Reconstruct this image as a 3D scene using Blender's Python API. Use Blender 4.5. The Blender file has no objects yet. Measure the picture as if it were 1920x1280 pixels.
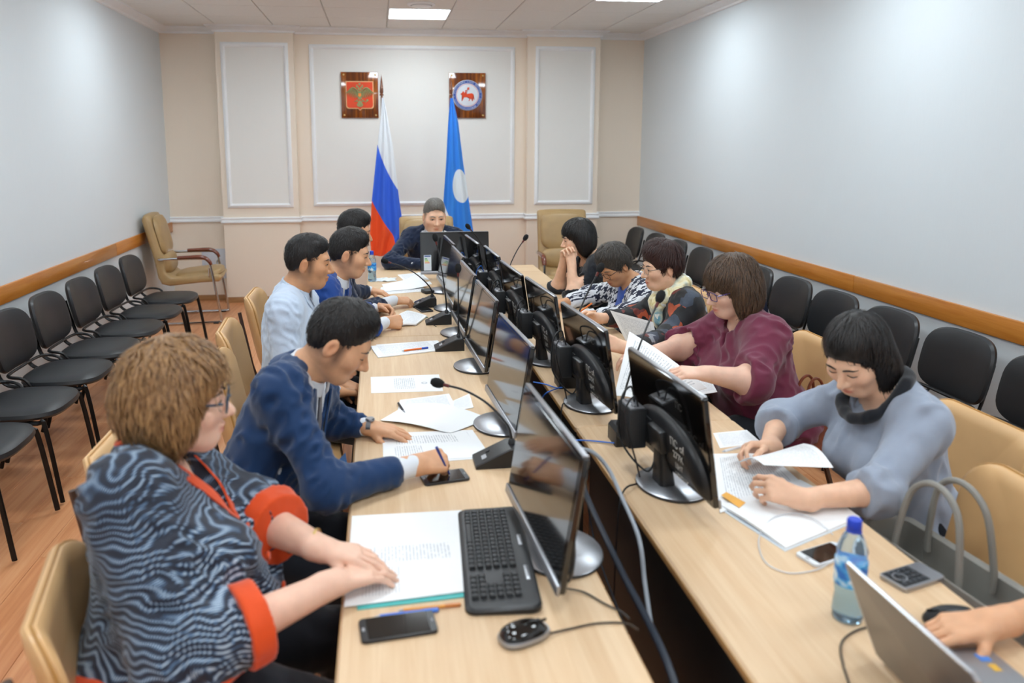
import bpy, bmesh, math, random
import numpy as np
from mathutils import Vector, Matrix, Euler

SC = bpy.context.scene
COL = SC.collection
R_ = math.radians
PI = math.pi
random.seed(7)

# ------------------------------------------------------------------ camera (calibrated from the photograph's lines)
PXF, YAW, PITCH, ROLL, PCX, PCY, CAMH = 1434.0, R_(6.906), R_(-8.817), R_(-0.087), 884.5, 491.9, 1.76
_f = Vector((math.sin(YAW)*math.cos(PITCH), math.cos(YAW)*math.cos(PITCH), math.sin(PITCH)))
_r = Vector((math.cos(YAW), -math.sin(YAW), 0)); _u = _r.cross(_f)
CR = _r*math.cos(ROLL)+_u*math.sin(ROLL); CU = _u*math.cos(ROLL)-_r*math.sin(ROLL); CF = _f
CAMPOS = Vector((0, 0, CAMH))
cam = bpy.data.cameras.new('camera'); camo = bpy.data.objects.new('camera', cam); COL.objects.link(camo)
camo.matrix_world = Matrix(((CR.x, CU.x, -CF.x, 0), (CR.y, CU.y, -CF.y, 0), (CR.z, CU.z, -CF.z, CAMH), (0, 0, 0, 1)))
cam.sensor_width = 36.0; cam.sensor_fit = 'HORIZONTAL'; cam.lens = PXF/1920*36
cam.shift_x = (960-PCX)/1920; cam.shift_y = -(640-PCY)/1920
cam.clip_start = 0.05; cam.clip_end = 60
cam.dof.use_dof = True; cam.dof.focus_distance = 4.0; cam.dof.aperture_fstop = 2.2
SC.camera = camo

# ------------------------------------------------------------------ world, exposure
W = bpy.data.worlds.new('world'); SC.world = W; W.use_nodes = True
W.node_tree.nodes['Background'].inputs[0].default_value = (0.75, 0.86, 1.0, 1)
W.node_tree.nodes['Background'].inputs[1].default_value = 0.25
SC.view_settings.view_transform = 'Standard'; SC.view_settings.look = 'None'
SC.view_settings.gamma = 1.0; SC.view_settings.use_curve_mapping = False
SC.view_settings.exposure = 0.22
PANEL_STRENGTH = 17.0      # the ceiling's LED panels
PANEL_COLOR = (0.84, 0.94, 1.0, 1)

# ------------------------------------------------------------------ pixel -> place helpers
def ray(px, py): return CR*((px-PCX)/PXF) - CU*((py-PCY)/PXF) + CF
def onz(px, py, z):
    d = ray(px, py); return CAMPOS + d*((z-CAMH)/d.z)
def ony(px, py, y):
    d = ray(px, py); return CAMPOS + d*(y/d.y)
def onx(px, py, x):
    d = ray(px, py); return CAMPOS + d*(x/d.x)
TZ = 0.75
def T(px, py, z=TZ): return onz(px, py, z)

# ------------------------------------------------------------------ materials
def lin(c):
    if isinstance(c, str):
        c = c.lstrip('#'); c = [int(c[i:i+2], 16)/255 for i in (0, 2, 4)]
    return tuple(x/12.92 if x <= 0.04045 else ((x+0.055)/1.055)**2.4 for x in c[:3]) + (1.0,)
MATS = {}
class NT:
    def __init__(s, name):
        s.m = bpy.data.materials.new(name); s.m.use_nodes = True
        s.t = s.m.node_tree; s.n = s.t.nodes; s.b = s.n['Principled BSDF']; s.out = s.n['Material Output']
    def node(s, typ, **kw):
        n = s.n.new(typ)
        for k, v in kw.items():
            if k.startswith('_'): setattr(n, k[1:], v)
            else:
                k = int(k[1:]) if k[0] == 'i' and k[1:].isdigit() else k.replace('_', ' ')
                if hasattr(v, 'is_linked') or isinstance(v, bpy.types.NodeSocket): s.t.links.new(v, n.inputs[k])
                else: n.inputs[k].default_value = v
        return n
    def link(s, a, b): s.t.links.new(a, b)
    def math(s, op, a, b=0.0, c=None, clamp=False):
        n = s.n.new('ShaderNodeMath'); n.operation = op; n.use_clamp = clamp
        for i, v in enumerate((a, b) if c is None else (a, b, c)):
            if isinstance(v, bpy.types.NodeSocket): s.t.links.new(v, n.inputs[i])
            else: n.inputs[i].default_value = v
        return n.outputs[0]
    def mix(s, fac, a, b, typ='MIX'):
        n = s.n.new('ShaderNodeMix'); n.data_type = 'RGBA'; n.blend_type = typ
        for i, v in ((0, fac), (6, a), (7, b)):
            if isinstance(v, bpy.types.NodeSocket): s.t.links.new(v, n.inputs[i])
            else: n.inputs[i].default_value = v
        return n.outputs[2]
    def coord(s, which='Object', scale=(1, 1, 1), rot=(0, 0, 0), loc=(0, 0, 0)):
        tc = s.n.new('ShaderNodeTexCoord'); mp = s.n.new('ShaderNodeMapping')
        s.t.links.new(tc.outputs[which], mp.inputs[0])
        mp.inputs[1].default_value = loc; mp.inputs[2].default_value = rot; mp.inputs[3].default_value = scale
        return mp.outputs[0]
    def noise(s, vec, scale=5, detail=3, rough=0.5, dist=0.0):
        n = s.n.new('ShaderNodeTexNoise'); n.inputs['Scale'].default_value = scale; n.inputs['Detail'].default_value = detail
        n.inputs['Roughness'].default_value = rough; n.inputs['Distortion'].default_value = dist
        s.t.links.new(vec, n.inputs['Vector']); return n.outputs['Fac']
    def ramp(s, fac, stops, interp='LINEAR'):
        n = s.n.new('ShaderNodeValToRGB'); n.color_ramp.interpolation = interp
        e = n.color_ramp.elements
        while len(e) < len(stops): e.new(0.5)
        for k, (p, c) in enumerate(stops): e[k].position = p; e[k].color = c
        s.t.links.new(fac, n.inputs[0]); return n.outputs[0]
    def bump(s, h, strength=0.2, dist=0.01):
        n = s.n.new('ShaderNodeBump'); n.inputs['Strength'].default_value = strength; n.inputs['Distance'].default_value = dist
        s.t.links.new(h, n.inputs['Height']); s.t.links.new(n.outputs[0], s.b.inputs['Normal'])
    def set(s, **kw):
        for k, v in kw.items():
            k = k.replace('_', ' ')
            if isinstance(v, bpy.types.NodeSocket): s.t.links.new(v, s.b.inputs[k])
            else: s.b.inputs[k].default_value = v
def mat(name, col, rough=0.5, metal=0.0, var=0.06, nscale=8, bump=0.0, bscale=60, bdist=0.002, stretch=(1, 1, 1), spec=0.5, coat=0.0, sheen=0.0, emit=0.0, trans=0.0, sss=0.0):
    if name in MATS: return MATS[name]
    k = NT(name); c = lin(col)
    v = k.coord('Object', stretch)
    if var > 0:
        n = k.noise(v, nscale, 4)
        dark = tuple(x*(1-var) for x in c[:3])+(1,); lite = tuple(min(1, x*(1+var)) for x in c[:3])+(1,)
        k.set(Base_Color=k.ramp(n, [(0.3, dark), (0.7, lite)]))
    else: k.set(Base_Color=c)
    k.set(Roughness=rough, Metallic=metal, Specular_IOR_Level=spec, Coat_Weight=coat, Sheen_Weight=sheen, Transmission_Weight=trans)
    if sss: k.set(Subsurface_Weight=sss); k.b.inputs['Subsurface Radius'].default_value = (0.012, 0.005, 0.003)
    if emit: k.set(Emission_Color=c, Emission_Strength=emit)
    if bump > 0: k.bump(k.noise(v, bscale, 3), bump, bdist)
    MATS[name] = k.m; return k.m
def wood(name, a, b, axis=1, scale=1.0, rough=0.45, coat=0.1, streak=14):
    if name in MATS: return MATS[name]
    k = NT(name); st = [streak, streak, streak]; st[axis] = 0.9
    v = k.coord('Object', [x*scale for x in st])
    n1 = k.noise(v, 1.6, 6, 0.6, 0.6); n2 = k.noise(v, 7.0, 4, 0.6)
    f = k.math('ADD', k.math('MULTIPLY', n1, 0.7), k.math('MULTIPLY', n2, 0.3))
    k.set(Base_Color=k.ramp(f, [(0.32, lin(a)), (0.68, lin(b))]), Roughness=rough, Coat_Weight=coat)
    k.bump(n2, 0.05, 0.001); MATS[name] = k.m; return k.m

# ------------------------------------------------------------------ geometry collector
class G:
    def __init__(s): s.v = []; s.f = []; s.m = []; s.uv = None
    def add(s, vs, fs, mi=0):
        o = len(s.v); s.v += [tuple(p) for p in vs]; s.f += [tuple(i+o for i in q) for q in fs]; s.m += [mi]*len(fs); return s
    def box(s, c, d, bev=0.0, mi=0, rot=None, seg=2):
        bm = bmesh.new(); bmesh.ops.create_cube(bm, size=1.0)
        for v in bm.verts: v.co = Vector((v.co.x*d[0], v.co.y*d[1], v.co.z*d[2]))
        if bev > 0: bmesh.ops.bevel(bm, geom=list(bm.edges), offset=bev, segments=seg, profile=0.5, affect='EDGES')
        M = Matrix.Translation(Vector(c)) @ (rot.to_4x4() if rot else Matrix())
        bm.verts.index_update(); s.add([M @ v.co for v in bm.verts], [[v.index for v in f.verts] for f in bm.faces], mi); bm.free(); return s
    def boxb(s, lo, hi, bev=0.0, mi=0):
        return s.box([(a+b)/2 for a, b in zip(lo, hi)], [abs(b-a) for a, b in zip(lo, hi)], bev, mi)
    def rings(s, rs, close=True, cap0=True, cap1=True, mi=0):
        n = len(rs[0]); vs = [p for r in rs for p in r]; fs = []
        for i in range(len(rs)-1):
            for j in range(n if close else n-1):
                k = (j+1) % n; fs.append((i*n+j, i*n+k, (i+1)*n+k, (i+1)*n+j))
        if cap0: fs.append(tuple(range(n))[::-1])
        if cap1: fs.append(tuple((len(rs)-1)*n+j for j in range(n)))
        return s.add(vs, fs, mi)
    def tube(s, path, r, seg=8, smooth=0, mi=0, flat=1.0, up=None):
        P = [Vector(p) for p in path]; rr = list(r) if hasattr(r, '__len__') else [r]*len(P)
        if smooth:
            Q = []; q2 = []
            for i in range(len(P)-1):
                p0 = P[max(i-1, 0)]; p1 = P[i]; p2 = P[i+1]; p3 = P[min(i+2, len(P)-1)]
                for k in range(smooth):
                    t = k/smooth; Q.append(0.5*((2*p1)+(p2-p0)*t+(2*p0-5*p1+4*p2-p3)*t*t+(3*p1-p0-3*p2+p3)*t**3)); q2.append(rr[i]+(rr[i+1]-rr[i])*t)
            Q.append(P[-1]); q2.append(rr[-1]); P, rr = Q, q2
        rs = []; nrm = Vector(up) if up else None
        for i, p in enumerate(P):
            t = (P[min(i+1, len(P)-1)]-P[max(i-1, 0)]).normalized()
            if nrm is None: nrm = t.orthogonal().normalized()
            nrm = (nrm-t*nrm.dot(t))
            nrm = nrm.normalized() if nrm.length > 1e-6 else t.orthogonal().normalized()
            b = t.cross(nrm)
            rs.append([p+(nrm*math.cos(a)*flat+b*math.sin(a))*rr[i] for a in [2*PI*j/seg for j in range(seg)]])
        return s.rings(rs, mi=mi)
    def lathe(s, prof, c=(0, 0, 0), seg=24, mi=0, axis='z', sx=1.0, sy=1.0):
        rs = []
        for r, z in prof:
            ring = []
            for j in range(seg):
                a = 2*PI*j/seg; x, y = r*math.cos(a)*sx, r*math.sin(a)*sy
                p = {'z': (x, y, z), 'y': (x, z, -y), 'x': (z, x, y)}[axis]
                ring.append((p[0]+c[0], p[1]+c[1], p[2]+c[2]))
            rs.append(ring)
        return s.rings(rs, mi=mi)
    def slab(s, outline, prof, mi=0, fn=None):
        """outline (x,y) ccw; prof = [(inset, z)...]; rings offset along outline normals"""
        xs = [p[0] for p in outline]; ys = [p[1] for p in outline]
        cx, cy, hx, hy = (min(xs)+max(xs))/2, (min(ys)+max(ys))/2, (max(xs)-min(xs))/2, (max(ys)-min(ys))/2
        rs = []
        for ins, z in prof:
            kx, ky = max(0.02, 1-ins/hx), max(0.02, 1-ins/hy)
            ring = [(cx+(x-cx)*kx, cy+(y-cy)*ky, z) for x, y in outline]
            rs.append([fn(p) for p in ring] if fn else ring)
        return s.rings(rs, mi=mi)
    def prism(s, outline, z0, z1, mi=0, fn=None): return s.slab(outline, [(0, z0), (0, z1)], mi, fn)
    def grid(s, nu, nv, fn, mi=0, uv=False):
        o = len(s.v)
        for j in range(nv+1):
            for i in range(nu+1): s.v.append(tuple(fn(i/nu, j/nv)))
        w = nu+1
        for j in range(nv):
            for i in range(nu):
                a = o+j*w+i; s.f.append((a, a+1, a+w+1, a+w)); s.m.append(mi)
        return s
    def xf(s, M):
        s.v = [tuple(M @ Vector(p)) for p in s.v]; return s
    def warp(s, fn): s.v = [tuple(fn(*p)) for p in s.v]; return s
    def mesh(s, name, smooth=35):
        me = bpy.data.meshes.new(name); me.from_pydata(s.v, [], s.f)
        if any(s.m): me.polygons.foreach_set('material_index', s.m)
        if smooth:
            me.polygons.foreach_set('use_smooth', [True]*len(me.polygons)); me.update()
            me.set_sharp_from_angle(angle=R_(smooth))
        me.update(); return me
def rrect(w, h, r, n=6, cx=0, cy=0):
    out = []
    for sx, sy, a0 in ((1, -1, -90), (1, 1, 0), (-1, 1, 90), (-1, -1, 180)):
        for k in range(n+1):
            a = R_(a0+90*k/n); out.append((cx+sx*(w/2-r)+r*math.cos(a), cy+sy*(h/2-r)+r*math.sin(a)))
    return out
def circ(r, n=24, cx=0, cy=0): return [(cx+r*math.cos(2*PI*k/n), cy+r*math.sin(2*PI*k/n)) for k in range(n)]
def superell(w, h, e, n=40): 
    o = []
    for k in range(n):
        a = 2*PI*k/n; c, s_ = math.cos(a), math.sin(a)
        o.append((w/2*math.copysign(abs(c)**(2/e), c), h/2*math.copysign(abs(s_)**(2/e), s_)))
    return o

def put(name, g, mats, parent=None, loc=None, rot=None, label=None, cat=None, group=None, kind=None, smooth=35):
    me = g.mesh(name, smooth) if isinstance(g, G) else g
    o = bpy.data.objects.new(name, me); COL.objects.link(o)
    if me is not None and not me.materials:
        for m in (mats if isinstance(mats, (list, tuple)) else [mats]): me.materials.append(m)
    if parent is not None: o.parent = parent
    if loc is not None: o.location = loc
    if rot is not None: o.rotation_euler = rot
    tag(o, label, cat, group, kind); return o
def tag(o, label=None, cat=None, group=None, kind=None):
    if label: o['label'] = label
    if cat: o['category'] = cat
    if group: o['group'] = group
    if kind: o['kind'] = kind
    return o
def thing(name, label, cat, loc=(0, 0, 0), rotz=0.0, group=None):
    o = bpy.data.objects.new(name, None); COL.objects.link(o); o.empty_display_size = 0.1
    o.location = loc; o.rotation_euler = (0, 0, rotz); return tag(o, label, cat, group)
def copy_tree(o, parent=None):
    c = o.copy(); COL.objects.link(c); c.parent = parent
    for ch in o.children: copy_tree(ch, c)
    return c
def struct(name, g, m, parent=None, smooth=35, **kw): return put(name, g, m, parent, kind=None if parent else 'structure', smooth=smooth, **kw)
def text_mesh(txt, size, extrude=0.0):
    cu = bpy.data.curves.new('lettering', 'FONT'); cu.body = txt; cu.size = size; cu.extrude = extrude; cu.align_x = 'CENTER'; cu.align_y = 'CENTER'; cu.resolution_u = 2
    o = bpy.data.objects.new('lettering', cu); COL.objects.link(o)
    me = bpy.data.meshes.new_from_object(o.evaluated_get(bpy.context.evaluated_depsgraph_get()))
    bpy.data.objects.remove(o); bpy.data.curves.remove(cu); me.materials.clear(); return me
# ================================================================== the room
XL, XR, YB, YF, ZC = -2.32, 3.10, 8.87, -2.6, 3.01
def wallpaper(name, col, var=0.02):
    k = NT(name); v = k.coord('Object', (40, 40, 1.2)); n = k.noise(v, 6, 4, 0.6)
    v2 = k.coord('Object', (1, 1, 1)); n2 = k.noise(v2, 220, 2)
    c = lin(col); d = tuple(x*(1-var) for x in c[:3])+(1,)
    k.set(Base_Color=k.ramp(n, [(0.3, d), (0.7, c)]), Roughness=0.62, Specular_IOR_Level=0.3)
    k.bump(k.math('ADD', n, k.math('MULTIPLY', n2, 0.5)), 0.12, 0.001); return k.m
M_WALL = wallpaper('white_wallpaper', '#dfe6ea')
M_CREAM = wallpaper('cream_wallpaper', '#f4e6d5')
M_PANEL = wallpaper('pale_grey_wallpaper', '#f0efeb')
M_WHITE = mat('white_moulding_paint', '#f6f8fa', 0.45, var=0.02)
M_RAILWOOD = wood('orange_wood_rail', '#b5691f', '#d08a3c', 1, 1.0, 0.35, 0.3)
M_BASE = wood('brown_baseboard', '#93663e', '#b58553', 0, 1.0, 0.45)
M_TILE = mat('mineral_fibre_tile', '#ecebe8', 0.9, var=0.02, nscale=40, bump=0.3, bscale=300, bdist=0.001)
M_GRID = mat('ceiling_grid_paint', '#c9c8c5', 0.5, var=0.02)

BPATH = [(XL, YB), (-1.71, YB), (-1.71, 8.70), (-0.888, 8.70), (-0.888, 8.80), (1.695, 8.80), (1.695, 8.70), (2.527, 8.70), (2.527, YB), (XR, YB)]
def offs(path, d):
    P = [Vector(p) for p in path]; out = []
    for i, p in enumerate(P):
        n = []
        for a, b in ((i-1, i), (i, i+1)):
            if a >= 0 and b < len(P): t = (P[b]-P[a]).normalized(); n.append(Vector((t.y, -t.x)))
        if len(n) == 1: out.append(p+n[0]*d)
        else: out.append(p+(n[0]+n[1])*(d/(1+n[0].dot(n[1]))))
    return out
def sweep(path, prof):
    g = G(); rs = []
    cols = [offs(path, d) for d, z in prof]
    for i in range(len(path)): rs.append([(cols[j][i].x, cols[j][i].y, prof[j][1]) for j in range(len(prof))])
    return g.rings(rs, close=True)
# floor: slab with laminate planks as its parts
def laminate():
    k = NT('orange_laminate'); v = k.coord('Object', (16, 0.9, 1)); oi = k.node('ShaderNodeObjectInfo')
    vv = k.node('ShaderNodeVectorMath', _operation='ADD'); k.link(v, vv.inputs[0])
    sc = k.node('ShaderNodeVectorMath', _operation='SCALE'); k.link(oi.outputs['Location'], sc.inputs[0]); sc.inputs['Scale'].default_value = 7.3
    k.link(sc.outputs[0], vv.inputs[1])
    n = k.noise(vv.outputs[0], 1.3, 6, 0.65, 0.8)
    f = k.math('ADD', n, k.math('MULTIPLY', k.math('SUBTRACT', oi.outputs['Random'], 0.5), 0.09))
    k.set(Base_Color=k.ramp(f, [(0.3, lin('#c27d4f')), (0.5, lin('#d59465')), (0.7, lin('#e0a678'))]), Roughness=0.36, Specular_IOR_Level=0.45)
    k.bump(n, 0.04, 0.001); return k.m
M_LAM = laminate()
M_SUB = mat('dark_plank_joint', '#8d5735', 0.7)
floor = struct('floor', G().boxb((XL-0.1, YF-0.1, -0.1), (XR+0.1, YB+0.1, -0.006)), M_SUB)
pw, pl = 0.2085, 1.31
plank = G().box((0, 0, -0.004), (pw-0.0016, pl-0.0016, 0.008), 0.0012, seg=1).mesh('plank', 0); plank.materials.append(M_LAM)
nx = int((XR-XL)/pw)
for i in range(26):
    x0 = XL+pw*(i+0.5)
    sh = (i*0.37 % 1.0)*pl
    for j in range(-1, 10):
        yc = YF+pl*(j+0.5)+sh
        if yc+pl/2 < YF or yc-pl/2 > YB: continue
        if yc+pl/2 > YB or yc-pl/2 < YF:
            a, b = max(yc-pl/2, YF), min(yc+pl/2, YB)
            if b-a < 0.03: continue
            o = put('plank', G().box((0, 0, -0.004), (pw-0.0016, b-a-0.0016, 0.008), 0.0012, seg=1).mesh('plank', 0), M_LAM, floor, (x0, (a+b)/2, 0))
        else: o = put('plank', plank, M_LAM, floor, (x0, yc, 0))
# walls
struct('wall_left', G().boxb((XL-0.15, YF-0.15, -0.1), (XL, YB+0.3, 3.3)), M_WALL)
struct('wall_right', G().boxb((XR, YF-0.15, -0.1), (XR+0.15, YB+0.3, 3.3)), M_WALL)
struct('wall_front', G().boxb((XL, YF-0.15, -0.1), (XR, YF, 3.3)), M_WALL)
g = G(); back = [(XL, 9.1), *BPATH, (XR, 9.1)]
g.rings([[(x, y, -0.1) for x, y in back], [(x, y, 3.3) for x, y in back]])
wall_back = struct('wall_back', g, M_CREAM, smooth=0)
# pale wallpaper fields inside the moulding frames, and the frames
def frame_moulding(x0, x1, z0, z1, y):
    prof = [(0, 0), (0.0, -0.010), (0.010, -0.020), (0.030, -0.024), (0.042, -0.014), (0.048, -0.006), (0.048, 0)]
    rs = []
    for cx, cz, sx, sz in ((x0, z0, 1, 1), (x1, z0, -1, 1), (x1, z1, -1, -1), (x0, z1, 1, -1)):
        rs.append([(cx+sx*a, y+b, cz+sz*a) for a, b in prof])
    rs.append(rs[0]); g = G(); g.rings(rs, cap0=False, cap1=False); return g
for k, (x0, x1, y) in enumerate(((-1.655, -0.945, 8.70), (-0.732, 1.562, 8.80), (1.780, 2.470, 8.70))):
    struct('wallpaper_field', G().boxb((x0+0.02, y-0.004, 1.08), (x1-0.02, y+0.01, 2.82)), M_PANEL, wall_back)
    struct('trim_%d' % (k+1), frame_moulding(x0, x1, 1.062, 2.840, y), M_WHITE)
full = [(XL, YF), *BPATH, (XR, YF)]
struct('trim_4', sweep(full, [(0, 3.02), (0.085, 3.02), (0.085, 2.998), (0.066, 2.990), (0.052, 2.975), (0.022, 2.962), (0.018, 2.946), (0, 2.942)]), M_WHITE, smooth=50)
struct('trim_5', sweep(BPATH, [(0, 0.958), (0.022, 0.958), (0.026, 0.946), (0.016, 0.938), (0.018, 0.918), (0.028, 0.912), (0.026, 0.898), (0, 0.893)]), M_WHITE, smooth=50)
struct('baseboard_back', sweep(BPATH, [(0, 0.062), (0.010, 0.062), (0.016, 0.050), (0.018, 0), (0, 0)]), M_BASE)
struct('baseboard_left', G().boxb((XL, YF, 0), (XL+0.016, YB-0.02, 0.06), 0.004), M_BASE)
struct('baseboard_right', G().boxb((XR-0.016, YF, 0), (XR, YB-0.02, 0.06), 0.004), M_BASE)
# wooden chair rail boards along the side walls
for nm, x0, x1 in (('trim_6', XL, XL+0.022), ('trim_7', XR-0.022, XR)):
    rail = struct(nm, G().boxb((x0, YF, 0.845), (x1, YF+0.02, 0.846)), M_RAILWOOD)
    y = YF
    while y < YB-0.05:
        e = min(y+2.4, YB-0.002)
        put('rail_board', G().boxb((x0, y+0.001, 0.790), (x1, e-0.001, 0.902), 0.006), M_RAILWOOD, rail); y = e
# ceiling with its tiles
ceil = struct('ceiling', G().boxb((XL-0.1, YF-0.1, ZC+0.012), (XR+0.1, YB+0.2, 3.2)), M_GRID)
TS = 0.60; GX0, GY0 = 0.12, 8.05
tile = G().slab(rrect(0.590, 0.590, 0.004, 1), [(0.004, 0.012), (0, 0.010), (0, 0.004), (0.004, 0)]).mesh('ceiling_tile', 0); tile.materials.append(M_TILE)
PANELS = {}
for k in range(9):
    for cxi in ((0,) if k % 2 == 0 else (-3, 3)): PANELS[(cxi, -1-2*k)] = True
M_LED = NT('led_diffuser'); M_LED.set(Base_Color=(1, 1, 1, 1), Emission_Color=PANEL_COLOR, Emission_Strength=PANEL_STRENGTH); M_LED = M_LED.m
led_labels = {(0, -1): 'square white LED ceiling panel beside the round vent', (3, -3): 'square white LED ceiling panel over the right-hand row of black chairs'}
for i in range(-5, 6):
    for j in range(-20, 3):
        x0, y0 = GX0+i*TS, GY0+j*TS; x1, y1 = x0+TS, y0+TS
        if x1 < XL+0.03 or x0 > XR-0.03 or y1 < YF or y0 > YB-0.03: continue
        if (i, j) in PANELS:
            t = thing('ceiling_light', led_labels.get((i, j), 'square white LED ceiling panel further along the room'), 'ceiling light', (x0+0.3, y0+0.3, ZC), 0, 'LED ceiling panels')
            fr = G().slab(rrect(0.594, 0.594, 0.004, 1), [(0, 0.012), (0, -0.004), (0.014, -0.004), (0.014, 0.004)]); put('frame', fr, M_WHITE, t, smooth=0)
            put('diffuser', G().box((0, 0, 0.0), (0.566, 0.566, 0.004)), M_LED, t, smooth=0); continue
        xa, xb, ya, yb = max(x0, XL), min(x1, XR), max(y0, YF), min(y1, YB)
        if xb-xa > 0.59 and yb-ya > 0.59: put('ceiling_tile', tile, M_TILE, ceil, (x0+0.3, y0+0.3, ZC))
        else: put('ceiling_tile', G().boxb((xa+0.004, ya+0.004, ZC), (xb-0.004, yb-0.004, ZC+0.011)), M_TILE, ceil, smooth=0)
vt = thing('ceiling_vent', 'round white ceiling vent beside the LED panel', 'vent', (0.416, 7.2, ZC))
put('vent_ring', G().lathe([(0.10, 0.004), (0.125, 0.0), (0.128, -0.008), (0.115, -0.016), (0.098, -0.014), (0.095, 0.004)], seg=32), M_WHITE, vt)
put('vent_disc', G().lathe([(0.0, -0.028), (0.07, -0.028), (0.088, -0.020), (0.085, -0.012), (0.0, -0.010)], seg=32), M_WHITE, vt)
# wall hatch in the corner
wp = thing('wall_hatch', 'flat white hatch on the cream wall behind the corner armchair', 'hatch', (-1.86, YB, 0.42))
put('hatch_frame', G().slab(rrect(0.28, 0.34, 0.01, 2), [(0, 0), (0, 0.012), (0.012, 0.012), (0.012, 0.006)], fn=lambda p: (p[0], -p[2], p[1])), mat('hatch_white', '#d5dae4', 0.5), wp)
put('hatch_door', G().box((0, -0.004, 0), (0.25, 0.008, 0.31), 0.003), mat('hatch_white', '#d5dae4', 0.5), wp)
# ================================================================== emblem plaques and flags
def plaque(xc, zc, w, h, label):
    t = thing('emblem_plaque', label, 'plaque', (xc, 8.80, zc))
    put('board', G().box((0, -0.018, 0), (w, 0.016, h), 0.003), M_PLQ, t)
    for sx in (-1, 1):
        for sz in (-1, 1):
            put('stud', G().lathe([(0.0, 0.006), (0.008, 0.004), (0.011, 0)], axis='y', seg=10).xf(Matrix.Rotation(PI, 4, 'Z')), M_GOLD, t, (sx*(w/2-0.03), -0.026, sz*(h/2-0.03)))
    return t
def plq_mat():
    k = NT('lacquered_walnut'); v = k.coord('Object', (9, 9, 0.8)); n = k.noise(v, 1.7, 5, 0.6, 1.2)
    k.set(Base_Color=k.ramp(n, [(0.32, lin('#45200f')), (0.5, lin('#74380f')), (0.66, lin('#b3651e'))]), Roughness=0.12, Coat_Weight=0.8, Coat_Roughness=0.05); return k.m
M_PLQ = plq_mat(); M_GOLD = mat('gold_leaf', '#d8b978', 0.35, 0.6); M_EGOLD = mat('dull_gold_relief', '#9a9a68', 0.5, 0.2, var=0.2, nscale=60)
M_SHRED = mat('emblem_red', '#e8481a', 0.4); M_SHTAN = mat('emblem_edge_peach', '#f2bd85', 0.4); M_EBLUE = mat('emblem_blue', '#3553a8', 0.4); M_EWHITE = mat('emblem_white', '#dfe6ee', 0.4)
def yz(y): return lambda p: (p[0], y-p[2], p[1])
t = plaque(-0.188, 2.297, 0.408, 0.50, 'dark wooden plaque with a red shield and gold double-headed eagle')
def shield(w, h):
    o = [(-w/2+0.03, -h/2), (-0.02, -h/2), (0, -h/2-0.022), (0.02, -h/2), (w/2-0.03, -h/2)]
    o += [(w/2-0.03+0.03*math.sin(R_(a)), -h/2+0.03-0.03*math.cos(R_(a))) for a in (20, 45, 70, 90)]
    o += [(w/2, h/2), (-w/2, h/2)]
    o += [(-w/2+0.03-0.03*math.cos(R_(a)), -h/2+0.03-0.03*math.sin(R_(a))) for a in (0, 20, 45, 70)]
    return o
put('shield_rim', G().prism(shield(0.305, 0.300), 0.0, 0.010, fn=yz(-0.026)), M_SHTAN, t, smooth=0)
put('shield_field', G().prism(shield(0.285, 0.280), 0.0, 0.014, fn=yz(-0.026)), M_SHRED, t, smooth=0)
g = G()
def blob(pts, d=0.006, y=-0.040):
    g.prism(pts, 0, d, fn=yz(y))
blob([(0.026*math.cos(a), -0.005+0.05*math.sin(a)) for a in [2*PI*k/14 for k in range(14)]])            # body
for s in (-1, 1):
    for k in range(8):                                                                                  # wing feathers
        bx, bz = s*(0.030+0.0105*k), 0.030+0.040*math.sin(k/7*2.0); L = 0.040+0.050*math.sin(0.5+k/7*2.2); an_ = R_(-100+7*k)
        g.tube([(bx, -0.043, bz), (bx-s*math.cos(an_)*L*0.6*-1, -0.044, bz+math.sin(an_)*L*0.6), (bx+s*math.cos(an_)*L+s*0.012, -0.043, bz+math.sin(an_)*L)], [0.0055, 0.0065, 0.002], 6, 3)
    g.tube([(s*0.015, -0.043, 0.022), (s*0.04, -0.045, 0.060), (s*0.075, -0.045, 0.078), (s*0.104, -0.044, 0.066)], [0.008, 0.009, 0.008, 0.004], 6, 4)
    blob([(s*0.012+0.010*math.cos(a), 0.065+0.022*math.sin(a)) for a in [2*PI*k/10 for k in range(10)]])  # necks
    blob([(s*0.026+0.016*math.cos(a), 0.088+0.009*math.sin(a)) for a in [2*PI*k/10 for k in range(10)]])  # heads
    blob([(s*0.032+0.013*math.cos(a), -0.066+0.009*math.sin(a)) for a in [2*PI*k/8 for k in range(8)]])   # feet
    g.tube([(s*0.02, -0.043, -0.045), (s*0.036, -0.043, -0.062), (s*0.06, -0.043, -0.072)], 0.005, 6)
    blob([(s*0.030+0.009*math.cos(a), 0.106+0.007*math.sin(a)) for a in [2*PI*k/6 for k in range(6)]])    # side crowns
blob([(0.013*math.cos(a), 0.118+0.012*math.sin(a)) for a in [2*PI*k/8 for k in range(8)]])                # top crown
blob([(0.036*math.cos(a), -0.105+0.026*math.sin(a)) for a in [PI+PI*k/8 for k in range(9)]]+[(0.012, -0.06), (-0.012, -0.06)])  # tail
g.tube([(0.062, -0.043, -0.085), (0.078, -0.043, -0.06)], 0.004, 6); g.lathe([(0.0, 0.004), (0.013, 0.003), (0.013, -0.003), (0, -0.004)], (0.082, -0.043, -0.058), 12, axis='y')
put('eagle_relief', g, M_EGOLD, t)
put('breast_shield', G().prism([(-0.016, 0.018), (-0.016, -0.012), (0, -0.022), (0.016, -0.012), (0.016, 0.018)], 0, 0.004, fn=yz(-0.046)), mat('emblem_orange', '#f0882e', 0.4), t, smooth=0)
t = plaque(1.016, 2.299, 0.415, 0.50, 'dark wooden plaque with a round blue-rimmed emblem of a red horseman')
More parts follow.
